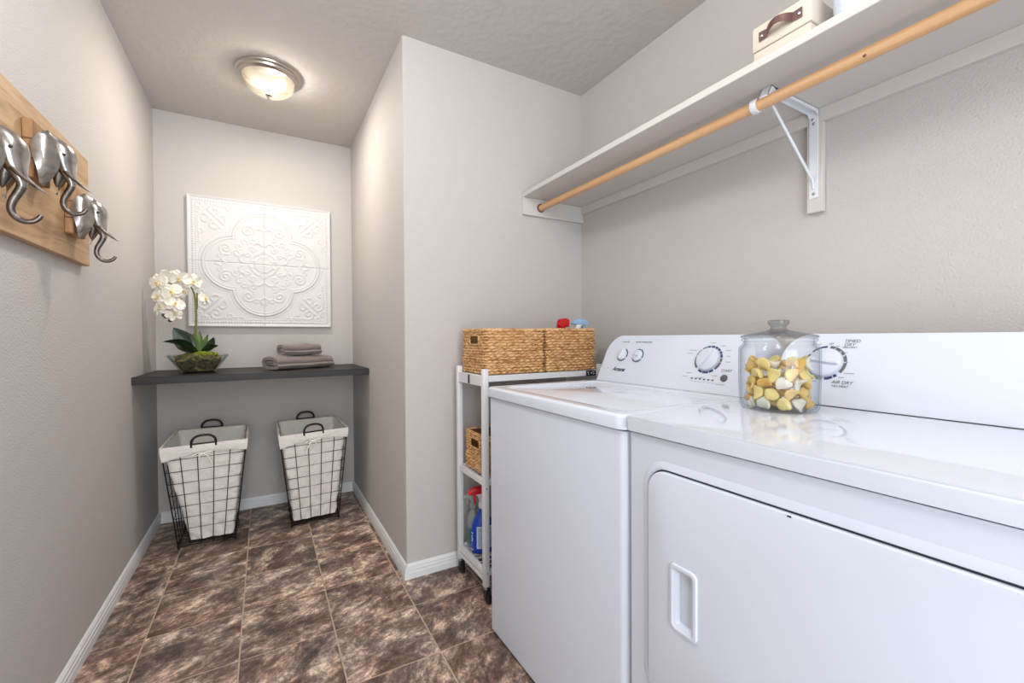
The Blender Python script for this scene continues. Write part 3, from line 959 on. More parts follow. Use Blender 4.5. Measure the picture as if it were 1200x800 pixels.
# ---------------------------------------------------------------- wire laundry hampers
def hamper(top, bot, zt, label, slump, bow_side):
    """top/bot = front-left, front-right, back-right, back-left corners (x, y)"""
    cen = Vector((sum(p[0] for p in bot) / 4, sum(p[1] for p in bot) / 4, 0))
    t = thing('laundry_hamper', cen, label, 'laundry hamper', 'wire laundry hampers under the counter')
    top = [Vector(p) for p in top]
    bot = [Vector(p) for p in bot]
    z0 = 0.012
    def corner(i, z):
        f = (z - z0) / (zt - z0)
        p = bot[i].lerp(top[i], f)
        return Vector((p.x, p.y, z))
    wr = 0.0021
    def ring(z, r, name):
        return obj(name, Tb([corner(i, z) for i in range(4)], r, 6, closed=True), M['wire'], t, 60)
    bm = bmesh.new()
    tube(bm, [corner(i, z0) for i in range(4)], 0.0045, 6, closed=True)
    tube(bm, [corner(i, z0 + 0.012) for i in range(4)], 0.0035, 6, closed=True)
    for k in range(1, 6):
        a, b = corner(0, z0).lerp(corner(3, z0), k / 6), corner(1, z0).lerp(corner(2, z0), k / 6)
        tube(bm, [a, b], wr, 6)
    for i in range(4):
        p = corner(i, z0)
        tube(bm, [p + Vector((0, 0, -z0)), p], 0.005, 8)
    obj('base_frame', bm, M['wire'], t, 60)
    for k in range(1, 8):
        ring(z0 + (zt - 0.035 - z0) * (k / 8 + 0.06), wr, 'horizontal_wire')
    ring(zt - 0.004, 0.003, 'rim_wire')
    for i in range(4):
        j = (i + 1) % 4
        obj('corner_wire', Tb([corner(i, z0), corner(i, zt - 0.003)], 0.0032, 6), M['wire'], t, 60)
        for k in range(1, 5):
            f = k / 5
            obj('vertical_wire', Tb([corner(i, z0).lerp(corner(j, z0), f), corner(i, zt - 0.003).lerp(corner(j, zt - 0.003), f)], wr, 6), M['wire'], t, 60)
    # canvas bag: hangs inside the cage, its floor pushed to one side
    rng = random.Random(int(cen.x * 1000) + 5)
    cin = cen
    def bag(u, v, inset=0.0065, zlo=0.03, zhi=zt):
        # u runs round the four sides, v upward
        q = u * 4
        i = int(q) % 4
        f = q - int(q)
        z = zlo + (zhi - zlo) * v
        a, b = corner(i, z), corner((i + 1) % 4, z)
        p = a.lerp(b, f)
        c2 = Vector((cen.x, cen.y, z))
        d = p - c2
        d.z = 0
        k = 1 - inset / d.length
        p = c2 + d * k
        # softened corners, belly and wrinkles
        ed = min(f, 1 - f)
        p -= d.normalized() * (0.010 * max(0, 1 - ed / 0.10) ** 2 + 0.005 * (1 - v) + 0.006 * (0.5 + 0.5 * sin(11 * u * 2 * pi + 5 * v)) * (1 - v) + 0.005 * (0.5 + 0.5 * sin(23 * v + 9 * u * 2 * pi + 2 * sin(9 * v))) * (1 - 0.7 * v) + 0.004 * (0.5 + 0.5 * sin(41 * v - 14 * u * 2 * pi)) * (1 - 0.6 * v))
        sl = Vector(slump).to_3d() * (1 - v) ** 1.6
        w = max(0, (cen.x + 0.14 - p.x) / 0.28)
        return p + sl * w
    bm = bmesh.new()
    grid(bm, bag, 120, 40, wrap_u=True)
    lo = [bag(k / 40, 0) for k in range(40)]
    vs = [bm.verts.new(p + Vector((0, 0, 0.0))) for p in lo]
    bm.faces.new(vs[::-1])
    # inner skin so the inside of the bag is cloth too
    grid(bm, lambda u, v: bag(u, v, 0.0085, 0.034), 80, 20, wrap_u=True)
    obj('canvas_liner', bm, M['liner'], t, 70)
    # folded-over cuff with an uneven hem
    def cuff(u, v):
        q = u * 4
        i = int(q) % 4
        f = q - int(q)
        drop = 0.052 + 0.010 * sin(2 * pi * u * 2 + 1.0) + 0.016 * max(0, 1 - min(f, 1 - f) / 0.18)
        if i == 0: drop -= 0.018 * math.exp(-((f - 0.45) / 0.2) ** 2)
        if i == 2: drop *= 0.8
        if v < 0.18:
            z = zt + 0.003 * sin(v / 0.18 * pi / 2)
            out = -0.006 + 0.013 * v / 0.18
        else:
            w = (v - 0.18) / 0.82
            z = zt + 0.003 - drop * w
            out = 0.007 + 0.003 * sin(w * pi) + 0.0015 * sin(40 * u * 2 * pi / 4) * w
        p = corner(i, z).lerp(corner((i + 1) % 4, z), f)
        d = p - Vector((cen.x, cen.y, z))
        d.z = 0
        return p + d.normalized() * out
    obj('liner_cuff', grid(bmesh.new(), cuff, 160, 10, wrap_u=True), M['liner'], t, 70)
    # bow of the drawstring on the front
    fm = corner(0, zt - 0.045).lerp(corner(1, zt - 0.045), 0.47) + Vector((0, -0.020, 0))
    dx = (corner(1, zt) - corner(0, zt)).normalized()
    bm = bmesh.new()
    def strip(pts, w):
        pts = [fm + dx * a + Vector((0, -b, z)) for a, b, z in pts]
        tube(bm, pts, w, 6)
    strip([(0, 0, 0), (-0.02, 0.004, 0.004), (-0.042, 0.004, -0.006), (-0.030, 0.003, -0.012), (0, 0.002, -0.002)], 0.0034)
    strip([(0, 0, 0), (0.02, 0.004, 0.006), (0.040, 0.004, 0.006), (0.03, 0.003, -0.002), (0, 0.002, -0.002)], 0.0034)
    s = bow_side
    strip([(0, 0.003, 0), (s * 0.018, 0.005, -0.012), (s * 0.032, 0.004, -0.040), (s * 0.040, 0.003, -0.066)], 0.0036)
    strip([(0, 0.003, 0), (-s * 0.012, 0.005, -0.012), (-s * 0.016, 0.004, -0.026)], 0.0034)
    obj('drawstring_bow', bm, M['liner'], t, 60)
    for i, j in ((0, 1), (3, 2)):
        m = corner(i, zt).lerp(corner(j, zt), 0.48)
        dd = (corner(j, zt) - corner(i, zt)).normalized()
        sgn = -1 if i == 0 else 1
        oo = Vector((0, sgn * 0.004, 0))
        w, hh = 0.052, 0.046
        pts = [m - dd * w + oo + Vector((0, 0, -0.012))]
        for k in range(0, 13):
            a = pi - pi * k / 12
            pts.append(m + oo + dd * (w * math.copysign(abs(cos(a)) ** 0.8, cos(a))) + Vector((0, 0, 0.006 + hh * 0.9 * sin(a) ** 0.85)))
        pts.append(m + dd * w + oo + Vector((0, 0, -0.012)))
        bm = Tb(pts, 0.0060, 8)
        tube(bm, [m - dd * w + oo + Vector((0, 0, 0.004)), m + dd * w + oo + Vector((0, 0, 0.004))], 0.0048, 8)
        obj('handle', bm, M['wire'], t, 60)
hamper([(-0.452, 2.715), (-0.088, 2.745), (-0.096, 3.195), (-0.455, 3.215)], [(-0.404, 2.832), (-0.150, 2.822), (-0.150, 3.100), (-0.404, 3.110)], 0.560,
       'wire laundry hamper with cream liner standing nearest the left wall', (0.042, 0.0), 1)
hamper([(0.066, 2.705), (0.432, 2.775), (0.420, 3.225), (0.066, 3.205)], [(0.127, 2.822), (0.386, 2.836), (0.386, 3.110), (0.127, 3.100)], 0.560,
       'wire laundry hamper with cream liner standing near the boxed-out corner wall', (0.0, 0.0), -1)

# ---------------------------------------------------------------- washing machine and dryer
KX = 0.481                      # slope of the control panels
SL = math.hypot(1, KX)
def panel_frame(xb, y, z, off=0.0):
    """matrix on the slanted control face: local x = to the right seen from the front, y = up the slope, z = out of it"""
    p = Vector((xb + KX * (z - 0.918), y, z))
    n = Vector((-1, 0, KX)).normalized()
    up = Vector((KX, 0, 1)).normalized()
    rt = Vector((0, -1, 0))
    p = p + n * off
    return Matrix(((rt.x, up.x, n.x, p.x), (rt.y, up.y, n.y, p.y), (rt.z, up.z, n.z, p.z), (0, 0, 0, 1)))

def console(xb, y0, y1, r, parent):
    """y0 > y1: left and right ends seen from the front"""
    pl = rrect(y1, y0, 0, 0.187, (0.004, 0.004, r, r), 10)
    poly = [(xb + KX * s, y, 0.918 + s) for y, s in pl]
    b = bmesh.new()
    a = [b.verts.new(p) for p in poly]
    c = [b.verts.new((xb + 0.22, p[1], p[2])) for p in poly]
    n = len(a)
    b.faces.new(a); b.faces.new(c[::-1])
    for i in range(n):
        b.faces.new((a[i], a[(i + 1) % n], c[(i + 1) % n], c[i]))
    ed = [e for e in b.edges if all(w in a for w in e.verts) and not all(w.co.z < 0.919 for w in e.verts)]
    bmesh.ops.bevel(b, geom=ed, offset=0.012, segments=4, profile=0.5, affect='EDGES')
    return obj('control_console', b, M['plastic_white'], parent, 40)

def arc(m, r0, r1, a0, a1, hgt=0.0006, n=None):
    """flat printed arc on a control face; angles clockwise from the top"""
    n = n or max(2, int(abs(a1 - a0) / 6))
    b = bmesh.new()
    for k in range(n):
        q = []
        for f, rr in ((k, r0), (k + 1, r0), (k + 1, r1), (k, r1)):
            a = R(a0 + (a1 - a0) * f / n)
            q.append((rr * sin(a), rr * cos(a)))
        lo = [b.verts.new(m @ Vector((x, y, 0.0001))) for x, y in q]
        hi = [b.verts.new(m @ Vector((x, y, hgt))) for x, y in q]
        b.faces.new(hi)
        for i in range(4):
            b.faces.new((lo[i], lo[(i + 1) % 4], hi[(i + 1) % 4], hi[i]))
    return b

def dash(bm, m, x, y, w, h, z=0.0004):
    p = [m @ Vector((x + sx * w / 2, y + sy * h / 2, zz)) for zz in (0.0, z) for sx, sy in ((-1, -1), (1, -1), (1, 1), (-1, 1))]
    vs = [bm.verts.new(q) for q in p]
    bm.faces.new(vs[4:8])
    for i in range(4):
        bm.faces.new((vs[i], vs[(i + 1) % 4], vs[4 + (i + 1) % 4], vs[4 + i]))

def knob(m, r, h, parent, angle, name='knob'):
    b = La([(0, h), (r * 0.86, h), (r * 0.95, h * 0.8), (r, h * 0.1), (r, 0)], m, 40)
    # grip bar across the face, tapering to the pointer end
    mm = m @ Matrix.Rotation(R(-angle), 4, 'Z')
    pts = [(-r * 0.22, -r * 0.80), (r * 0.22, -r * 0.80), (r * 0.17, r * 0.5), (r * 0.05, r * 0.9), (-r * 0.05, r * 0.9), (-r * 0.17, r * 0.5)]
    lo = [b.verts.new(mm @ Vector((x, y, h * 0.95))) for x, y in pts]
    hi = [b.verts.new(mm @ Vector((x * 0.45, y * 0.92, h * 1.75))) for x, y in pts]
    b.faces.new(hi)
    for i in range(len(pts)):
        k = (i + 1) % len(pts)
        b.faces.new((lo[i], lo[k], hi[k], hi[i]))
    return obj(name, b, M['plastic_white'], parent, 40)

XF, ZT = 0.727, 0.918
YW0, YW1 = 1.447, 0.742          # washer: far and near sides
YD0, YD1 = 0.734, 0.002          # dryer
def rounded_slab(x0, x1, y0, y1, z0, z1, rfront, bev, seg=3):
    pl = rrect(x0, x1, y0, y1, (rfront, 0.006, 0.006, min(rfront, 0.010)), 6)
    b = bmesh.new()
    a = [b.verts.new((x, y, z0)) for x, y in pl]
    c = [b.verts.new((x, y, z1)) for x, y in pl]
    n = len(a)
    b.faces.new(a[::-1]); b.faces.new(c)
    for i in range(n):
        b.faces.new((a[i], a[(i + 1) % n], c[(i + 1) % n], c[i]))
    ed = [e for e in b.edges if all(w in c for w in e.verts)]
    if bev > 0:
        bmesh.ops.bevel(b, geom=ed, offset=bev, segments=seg, profile=0.5, affect='EDGES')
    return b

def washer():
    t = thing('washing_machine', (1.1, (YW0 + YW1) / 2, 0), 'white top-loading washing machine beside the utility cart', 'washing machine')
    obj('cabinet', rounded_slab(XF + 0.002, 1.46, YW1 + 0.002, YW0 - 0.002, 0.012, 0.8775, 0.022, 0.003), M['appliance_side'], t)
    obj('seam_gasket', rounded_slab(XF + 0.006, 1.45, YW1 + 0.006, YW0 - 0.006, 0.8772, 0.8815, 0.020, 0), M['gap'], t)
    obj('floor_shadow_gap', B(XF + 0.02, 1.44, YW1 + 0.02, YW0 - 0.02, 0.0, 0.012), M['gap'], t)  # dark slab standing in for the shadow gap at the floor
    # deck: frame with a raised rolled lip, open in the middle for the lid
    lx0, lx1, ly0, ly1 = XF + 0.050, 1.190, YW1 + 0.052, YW0 - 0.055
    b = bmesh.new()
    po = rrect(XF - 0.006, 1.47, YW1, YW0, (0.030, 0.006, 0.006, 0.010), 6)
    pi_ = rrect(lx0, lx1, ly0, ly1, 0.030, 6)
    n = len(po)
    rings = []
    for loop, z, ins in ((po, 0.8815, 0), (po, 0.909, 0), (po, 0.9145, 0.002), (po, ZT - 0.0006, 0.006), (po, ZT, 0.012), (pi_, ZT, -0.012), (pi_, ZT - 0.001, -0.006), (pi_, ZT - 0.004, -0.002), (pi_, ZT - 0.012, 0), (pi_, ZT - 0.022, 0)):
        cx, cy = sum(p[0] for p in loop) / n, sum(p[1] for p in loop) / n
        xs, ys = [p[0] for p in loop], [p[1] for p in loop]
        hx, hy = (max(xs) - min(xs)) / 2, (max(ys) - min(ys)) / 2
        mx_, my_ = (max(xs) + min(xs)) / 2, (max(ys) + min(ys)) / 2
        rings.append([b.verts.new((mx_ + (x - mx_) * (1 - ins / hx), my_ + (y - my_) * (1 - ins / hy), z)) for x, y in loop])
    for a, c in zip(rings[:-1], rings[1:]):
        for i in range(n):
            b.faces.new((a[i], a[(i + 1) % n], c[(i + 1) % n], c[i]))
    b.faces.new(rings[0]); b.faces.new(rings[-1])
    obj('top_deck', b, M['appliance'], t, 50)
    g = 0.004
    lid = bmesh.new()
    prism(lid, [(x, y, ZT - 0.0215) for x, y in rrect(lx0 + g, lx1 - g, ly0 + g, ly1 - g, 0.028, 6)], (0, 0, 0.0185))
    tp = [e for e in lid.edges if all(v.co.z > ZT - 0.004 for v in e.verts)]
    bmesh.ops.bevel(lid, geom=tp, offset=0.004, segments=3, profile=0.5, affect='EDGES')
    obj('lid', lid, M['appliance'], t, 40)
    obj('console_seam', B(1.2242, 1.28, 0.770, 1.417, ZT - 0.0004, ZT + 0.0014), M['print_pale'], t, None)
    cs = console(1.225, 1.419, 0.768, 0.072, t)
    f = lambda y, z, o=0.0004: panel_frame(1.225, y, z, o)
    for y, z, ang in ((1.318, 1.0265, 15), (1.234, 1.0255, -70)):
        m = f(y, z)
        knob(m, 0.0235, 0.008, cs, ang)
        obj('printed_arc', arc(m, 0.0245, 0.0285, 20, 110), M['print_navy'], cs, None)
        obj('printed_arc', arc(m, 0.0245, 0.0285, 125, 255), M['print_grey'], cs, None)
    m = f(1.234, 1.0255)
    obj('printed_arc', arc(m, 0.0245, 0.0285, -55, 15), M['print_navy'], cs, None)
    m = f(0.921, 1.0235)
    knob(m, 0.0415, 0.011, cs, 205, 'cycle_dial')
    for a0, a1, mt in ((-75, -47, 'print_grey'), (-132, -80, 'print_grey'), (-40, -22, 'print_navy'), (-19, -5, 'print_navy'), (-1, 14, 'print_navy'), (18, 30, 'print_navy'), (33, 46, 'print_navy'), (50, 62, 'print_navy'),
                       (65, 80, 'print_navy'), (84, 98, 'print_grey'), (101, 134, 'print_grey'), (142, 160, 'print_navy'), (163, 190, 'print_navy'), (193, 212, 'print_navy')):
        obj('printed_arc', arc(m, 0.0430, 0.0500, a0, a1), M[mt], cs, None)
    bm = bmesh.new()     # cycle names too small to read, as fine print
    for x, y, w in ((-0.068, 0.032, 0.030), (-0.076, 0.020, 0.022), (0.040, 0.050, 0.018), (0.062, 0.034, 0.018), (0.068, 0.014, 0.014), (0.072, -0.006, 0.016), (-0.058, -0.052, 0.020), (0.040, -0.056, 0.018), (0.000, 0.060, 0.022), (-0.010, -0.066, 0.024)):
        dash(bm, m, x, y, w, 0.0022)
    for k in range(6):
        dash(bm, f(0.961 - k * 0.0155, 0.960 - k * 0.0002), 0.002, -0.010, 0.009, 0.0014)
    dash(bm, f(0.990, 0.962), 0, 0.003, 0.022, 0.0018)
    dash(bm, f(0.855, 0.951), 0.0, -0.003, 0.034, 0.0016)
    obj('fine_print', bm, M['print_pale'], cs, None, kind='stuff')
    for k in range(6):
        b = bmesh.new()
        dash(b, f(0.961 - k * 0.0155, 0.960 - k * 0.0002), 0, 0, 0.0068, 0.0042, 0.0008)
        obj('indicator', b, M['print_ink'], cs, None)
    obj('start_button', La([(0, 0.004), (0.0095, 0.004), (0.0115, 0.002), (0.012, 0)], f(0.847, 0.968), 28), M['print_grey'], cs, 50)
    text_mesh('START', 0.0125, f(0.846, 0.991), M['print_grey'], cs, shear=0.15)
    text_mesh('Amana', 0.024, f(1.313, 0.9685), M['print_ink'], cs, 'brand_lettering', shear=0.45, bold=0.0006)
    text_mesh('LOAD SIZE', 0.0082, f(1.322, 1.0785), M['print_grey'], cs)
    text_mesh('WATER TEMPERATURE', 0.0082, f(1.226, 1.0780), M['print_grey'], cs)
    b = bmesh.new()
    m = f(1.375, 0.971)
    dash(b, m, 0, 0.002, 0.008, 0.002); dash(b, m, 0.002, -0.002, 0.005, 0.002)
    obj('emblem', b, M['print_pale'], cs, None)
    for x, y, z in ((1.2345, 1.371, 0.9365),):
        pass
washer()

def dryer():
    t = thing('clothes_dryer', (1.1, (YD0 + YD1) / 2, 0), 'white front-loading clothes dryer with a recessed door pull, under the glass jar', 'dryer')
    cab = rounded_slab(XF + 0.002, 1.47, YD1 + 0.002, YD0 - 0.002, 0.012, 0.8825, 0.012, 0.004)
    obj('cabinet', cab, M['appliance_side'], t)
    obj('seam_gasket', rounded_slab(XF + 0.006, 1.45, YD1 + 0.006, YD0 - 0.006, 0.8820, 0.8865, 0.012, 0), M['gap'], t)
    obj('floor_shadow_gap', B(XF + 0.02, 1.44, YD1 + 0.02, YD0 - 0.02, 0.0, 0.012), M['gap'], t)  # shade under the dryer, given as a dark-coloured slab
    obj('top_panel', rounded_slab(XF - 0.006, 1.47, YD1, YD0, 0.8865, ZT + 0.001, 0.012, 0.0075, 4), M['appliance'], t, 40)
    # shallow raised surround, then the door standing slightly proud in its dark groove
    dy0, dy1, dz0, dz1 = 0.668, 0.064, 0.330, 0.817
    x0 = XF + 0.002
    def shape(g, r):
        return [(y, z) for y, z in rrect(dy1 - g, dy0 + g, dz0 - g, dz1 + g, r, 8)]
    b = bmesh.new()
    prism(b, [(x0 + 0.002, y, z) for y, z in shape(0.0055, 0.050)], (-0.0028, 0, 0))
    obj('door_gasket', b, M['gap'], t, 40)
    # cabinet lip around the door
    b = bmesh.new()
    loops = []
    for g, r, x in ((0.022, 0.064, x0 + 0.001), (0.012, 0.056, x0 - 0.0040), (0.0050, 0.050, x0 - 0.0045), (0.0034, 0.049, x0 - 0.002), (0.0034, 0.049, x0 + 0.002)):
        loops.append([b.verts.new((x, y, z)) for y, z in shape(g, r)])
    for a, c in zip(loops[:-1], loops[1:]):
        for i in range(len(a)):
            b.faces.new((a[i], a[(i + 1) % len(a)], c[(i + 1) % len(c)], c[i]))
    obj('door_surround', b, M['appliance_side'], t, 60)
    # door with the pull cut into it
    hy0, hy1, hz0, hz1 = 0.604, 0.545, 0.506, 0.637
    b = bmesh.new()
    out = shape(0, 0.046)
    hole = rrect(hy1, hy0, hz0, hz1, 0.010, 8)
    n = len(out)
    L1 = [b.verts.new((x0 - 0.001, y, z)) for y, z in out]
    cy, cz = (dy0 + dy1) / 2, (dz0 + dz1) / 2
    hY, hZ = (dy0 - dy1) / 2, (dz1 - dz0) / 2
    L2 = [b.verts.new((x0 - 0.0075, y, z)) for y, z in out]
    L3 = [b.verts.new((x0 - 0.0095, cy + (y - cy) * (1 - 0.0015 / hY), cz + (z - cz) * (1 - 0.0015 / hZ))) for y, z in out]
    L4 = [b.verts.new((x0 - 0.0105, cy + (y - cy) * (1 - 0.005 / hY), cz + (z - cz) * (1 - 0.005 / hZ))) for y, z in out]
    H1 = [b.verts.new((x0 - 0.0105, y, z)) for y, z in hole]
    for a, c in ((L1, L2), (L2, L3), (L3, L4), (L4, H1)):
        for i in range(n):
            b.faces.new((a[i], a[(i + 1) % n], c[(i + 1) % n], c[i]))
    door = obj('door', b, M['appliance_side'], t, 30)
    # pull: raised bezel and sloping cup
    b = bmesh.new()
    my, mz, wy, wz = (hy0 + hy1) / 2, (hz0 + hz1) / 2, (hy0 - hy1) / 2, (hz1 - hz0) / 2
    def hl(gy, x, r, shift=0.0):
        return [b.verts.new((x, y + shift, z)) for y, z in rrect(hy1 + gy, hy0 - gy, hz0 + gy, hz1 - gy, max(0.003, r), 8)]
    ls = [hl(-0.003, x0 - 0.0106, 0.012), hl(-0.001, x0 - 0.0145, 0.011), hl(0.004, x0 - 0.0150, 0.009), hl(0.007, x0 - 0.0125, 0.008), hl(0.011, x0 - 0.0105, 0.006), hl(0.014, x0 - 0.0025, 0.006, -0.001), hl(0.013, x0 - 0.0018, 0.005, -0.001)]
    for a, c in zip(ls[:-1], ls[1:]):
        for i in range(len(a)):
            b.faces.new((a[i], a[(i + 1) % len(a)], c[(i + 1) % len(c)], c[i]))
    b.faces.new(ls[-1])
    obj('door_pull', b, M['plastic_white'], door, 35)
    b = bmesh.new()
    dash(b, Matrix(((0, 0, -1, x0 - 0.0101), (-1, 0, 0, 0.375), (0, 1, 0, dz1 - 0.003), (0, 0, 0, 1))), 0, 0, 0.006, 0.0025, 0.001)
    obj('catch_mark', b, M['gap'], door, None)
    obj('console_seam', B(1.2485, 1.30, 0.032, 0.703, ZT + 0.0008, ZT + 0.0030), M['gap'], t, None)
    cs = console(1.250, 0.705, 0.030, 0.072, t)
    f = lambda y, z, o=0.0004: panel_frame(1.250, y, z, o)
    m = f(0.589, 1.0275)
    knob(m, 0.0415, 0.011, cs, 100, 'timer_dial')
    for a0, a1, mt in ((-50, -4, 'print_navy'), (5, 33, 'print_grey'), (33, 58, 'print_grey'), (61, 84, 'print_grey'), (87, 124, 'print_grey'), (136, 146, 'print_navy'), (149, 158, 'print_navy'), (158, 172, 'print_navy'), (180, 205, 'print_grey'), (212, 300, 'print_navy')):
        obj('printed_arc', arc(m, 0.0425, 0.0495, a0, a1), M[mt], cs, None)
    for a in (20, 42, 62, 86):
        obj('tick', arc(m, 0.0425, 0.0465, a, a + 2.2, 0.0009, 2), M['cap_white'], cs, None)
    text_mesh('TIMED', 0.0125, f(0.539, 1.0850), M['print_grey'], cs, shear=0.2)
    text_mesh('DRY', 0.0125, f(0.543, 1.0755), M['print_grey'], cs, shear=0.2)
    text_mesh('HIGH HEAT', 0.0062, f(0.541, 1.0685), M['print_grey'], cs)
    text_mesh('OFF', 0.0070, f(0.585, 1.0775), M['print_grey'], cs)
    text_mesh('AIR DRY', 0.0125, f(0.541, 0.9795), M['print_grey'], cs, shear=0.2)
    text_mesh('NO HEAT', 0.0085, f(0.543, 0.9700), M['print_grey'], cs)
    bm = bmesh.new()
    for y, z, w in ((0.568, 1.072, 0.008), (0.548, 1.055, 0.008), (0.540, 1.031, 0.008), (0.530, 1.003, 0.022), (0.545, 0.992, 0.012), (0.606, 0.978, 0.012), (0.620, 1.076, 0.022)):
        dash(bm, f(y, z), 0, 0, w, 0.0024)
    obj('fine_print', bm, M['print_pale'], cs, None, kind='stuff')
dryer()

# ---------------------------------------------------------------- glass jar and what is in it
JC = Vector((1.103, 0.602, ZT + 0.001))
def jar():
    t = thing('glass_jar', JC, 'lidded clear glass jar half full of golden pods on the dryer', 'jar')
    mx = Matrix.Translation(JC)
    o_ = [(0.0, 0.0), (0.074, 0.0), (0.081, 0.003), (0.085, 0.010), (0.0865, 0.02), (0.088, 0.08), (0.088, 0.148), (0.085, 0.156), (0.079, 0.160), (0.0775, 0.166), (0.0815, 0.169), (0.0815, 0.173), (0.0785, 0.176)]
    i_ = [(0.0745, 0.176), (0.0742, 0.160), (0.081, 0.152), (0.0845, 0.146), (0.0845, 0.08), (0.083, 0.02), (0.079, 0.009), (0.0, 0.007)]
    obj('jar_body', La(o_ + i_, mx, 64), M['glass'], t, 50)
    l = [(0.0, 0.1765), (0.082, 0.1765), (0.0835, 0.179), (0.081, 0.182), (0.060, 0.187), (0.034, 0.192), (0.020, 0.196), (0.0165, 0.201), (0.017, 0.205), (0.0225, 0.210), (0.0235, 0.215), (0.0225, 0.219), (0.014, 0.2205), (0.0, 0.2205)]
    obj('jar_lid', La(l, mx, 64), M['lid_glass'], t, 50)
jar()
def pods():
    # curled, scalloped pieces: a thick bent petal
    def shell(seed):
        rg = random.Random(seed)
        b = bmesh.new()
        ph = rg.random() * 6
        def f(u, v):
            a = 2 * pi * u
            q = pi * v - pi / 2
            rx, ry, rz = 0.0175, 0.0145, 0.0072
            k = 1 + 0.08 * sin(3 * a + ph) + 0.05 * sin(5 * a)
            x = rx * cos(q) * cos(a) * k
            y = ry * cos(q) * sin(a) * k
            z = rz * sin(q) + 0.0105 * (x / rx) ** 2 - 0.004 * (y / ry) ** 2 * (1 if y > 0 else -0.5)
            return Vector((x, y, z - 0.004))
        grid(b, f, 18, 10, wrap_u=True)
        return b
    mats = [M['pod_gold'], M['pod_deep'], M['pod_yellow'], M['pod_white']]
    protos = [finish(shell(k), 'pod', mats[k % 4], 80) for k in range(8)]
    rg = random.Random(21)
    n = 0
    for layer in range(5):
        for ringr, cnt in ((0.0610, 10), (0.0250, 4)):
            if layer == 4 and ringr > 0.05: pass
            for k in range(cnt):
                if layer == 4 and rg.random() < 0.35: continue
                a = 2 * pi * (k + 0.5 * (layer % 2) + 0.12 * (rg.random() - 0.5)) / cnt
                rr = ringr + 0.003 * (rg.random() - 0.5)
                z = 0.0205 + layer * 0.0235 + 0.004 * (rg.random() - 0.5)
                w = rg.choices([0, 1, 2, 3], [0.36, 0.22, 0.24, 0.18])[0]
                me = protos[w + 4 * (k % 2)]
                o = meshobj('laundry_pod', me, None, JC + Vector((rr * cos(a), rr * sin(a), z)))
                m3 = Matrix.Rotation(a + (rg.random() - 0.5) * 0.5, 3, 'Z') @ Matrix.Rotation(R(90 + rg.uniform(-40, 40)), 3, 'Y') @ Matrix.Rotation(rg.uniform(0, 6.28), 3, 'Z') if ringr > 0.05 else Matrix.Rotation(rg.uniform(0, 6.28), 3, 'Z') @ Matrix.Rotation(rg.uniform(-0.5, 0.5), 3, 'X')
                o.rotation_euler = m3.to_euler()
                if w == 3:
                    tag(o, 'cream white curled pod among the golden ones in the glass jar', 'pod', 'cream pods in the glass jar')
                elif w == 2:
                    tag(o, 'pale yellow curled pod in the glass jar', 'pod', 'pale yellow pods in the glass jar')
                elif w == 1:
                    tag(o, 'deep amber curled pod in the glass jar', 'pod', 'deep amber pods in the glass jar')
                else:
                    tag(o, 'golden curled pod in the glass jar', 'pod', 'golden pods in the glass jar')
pods()

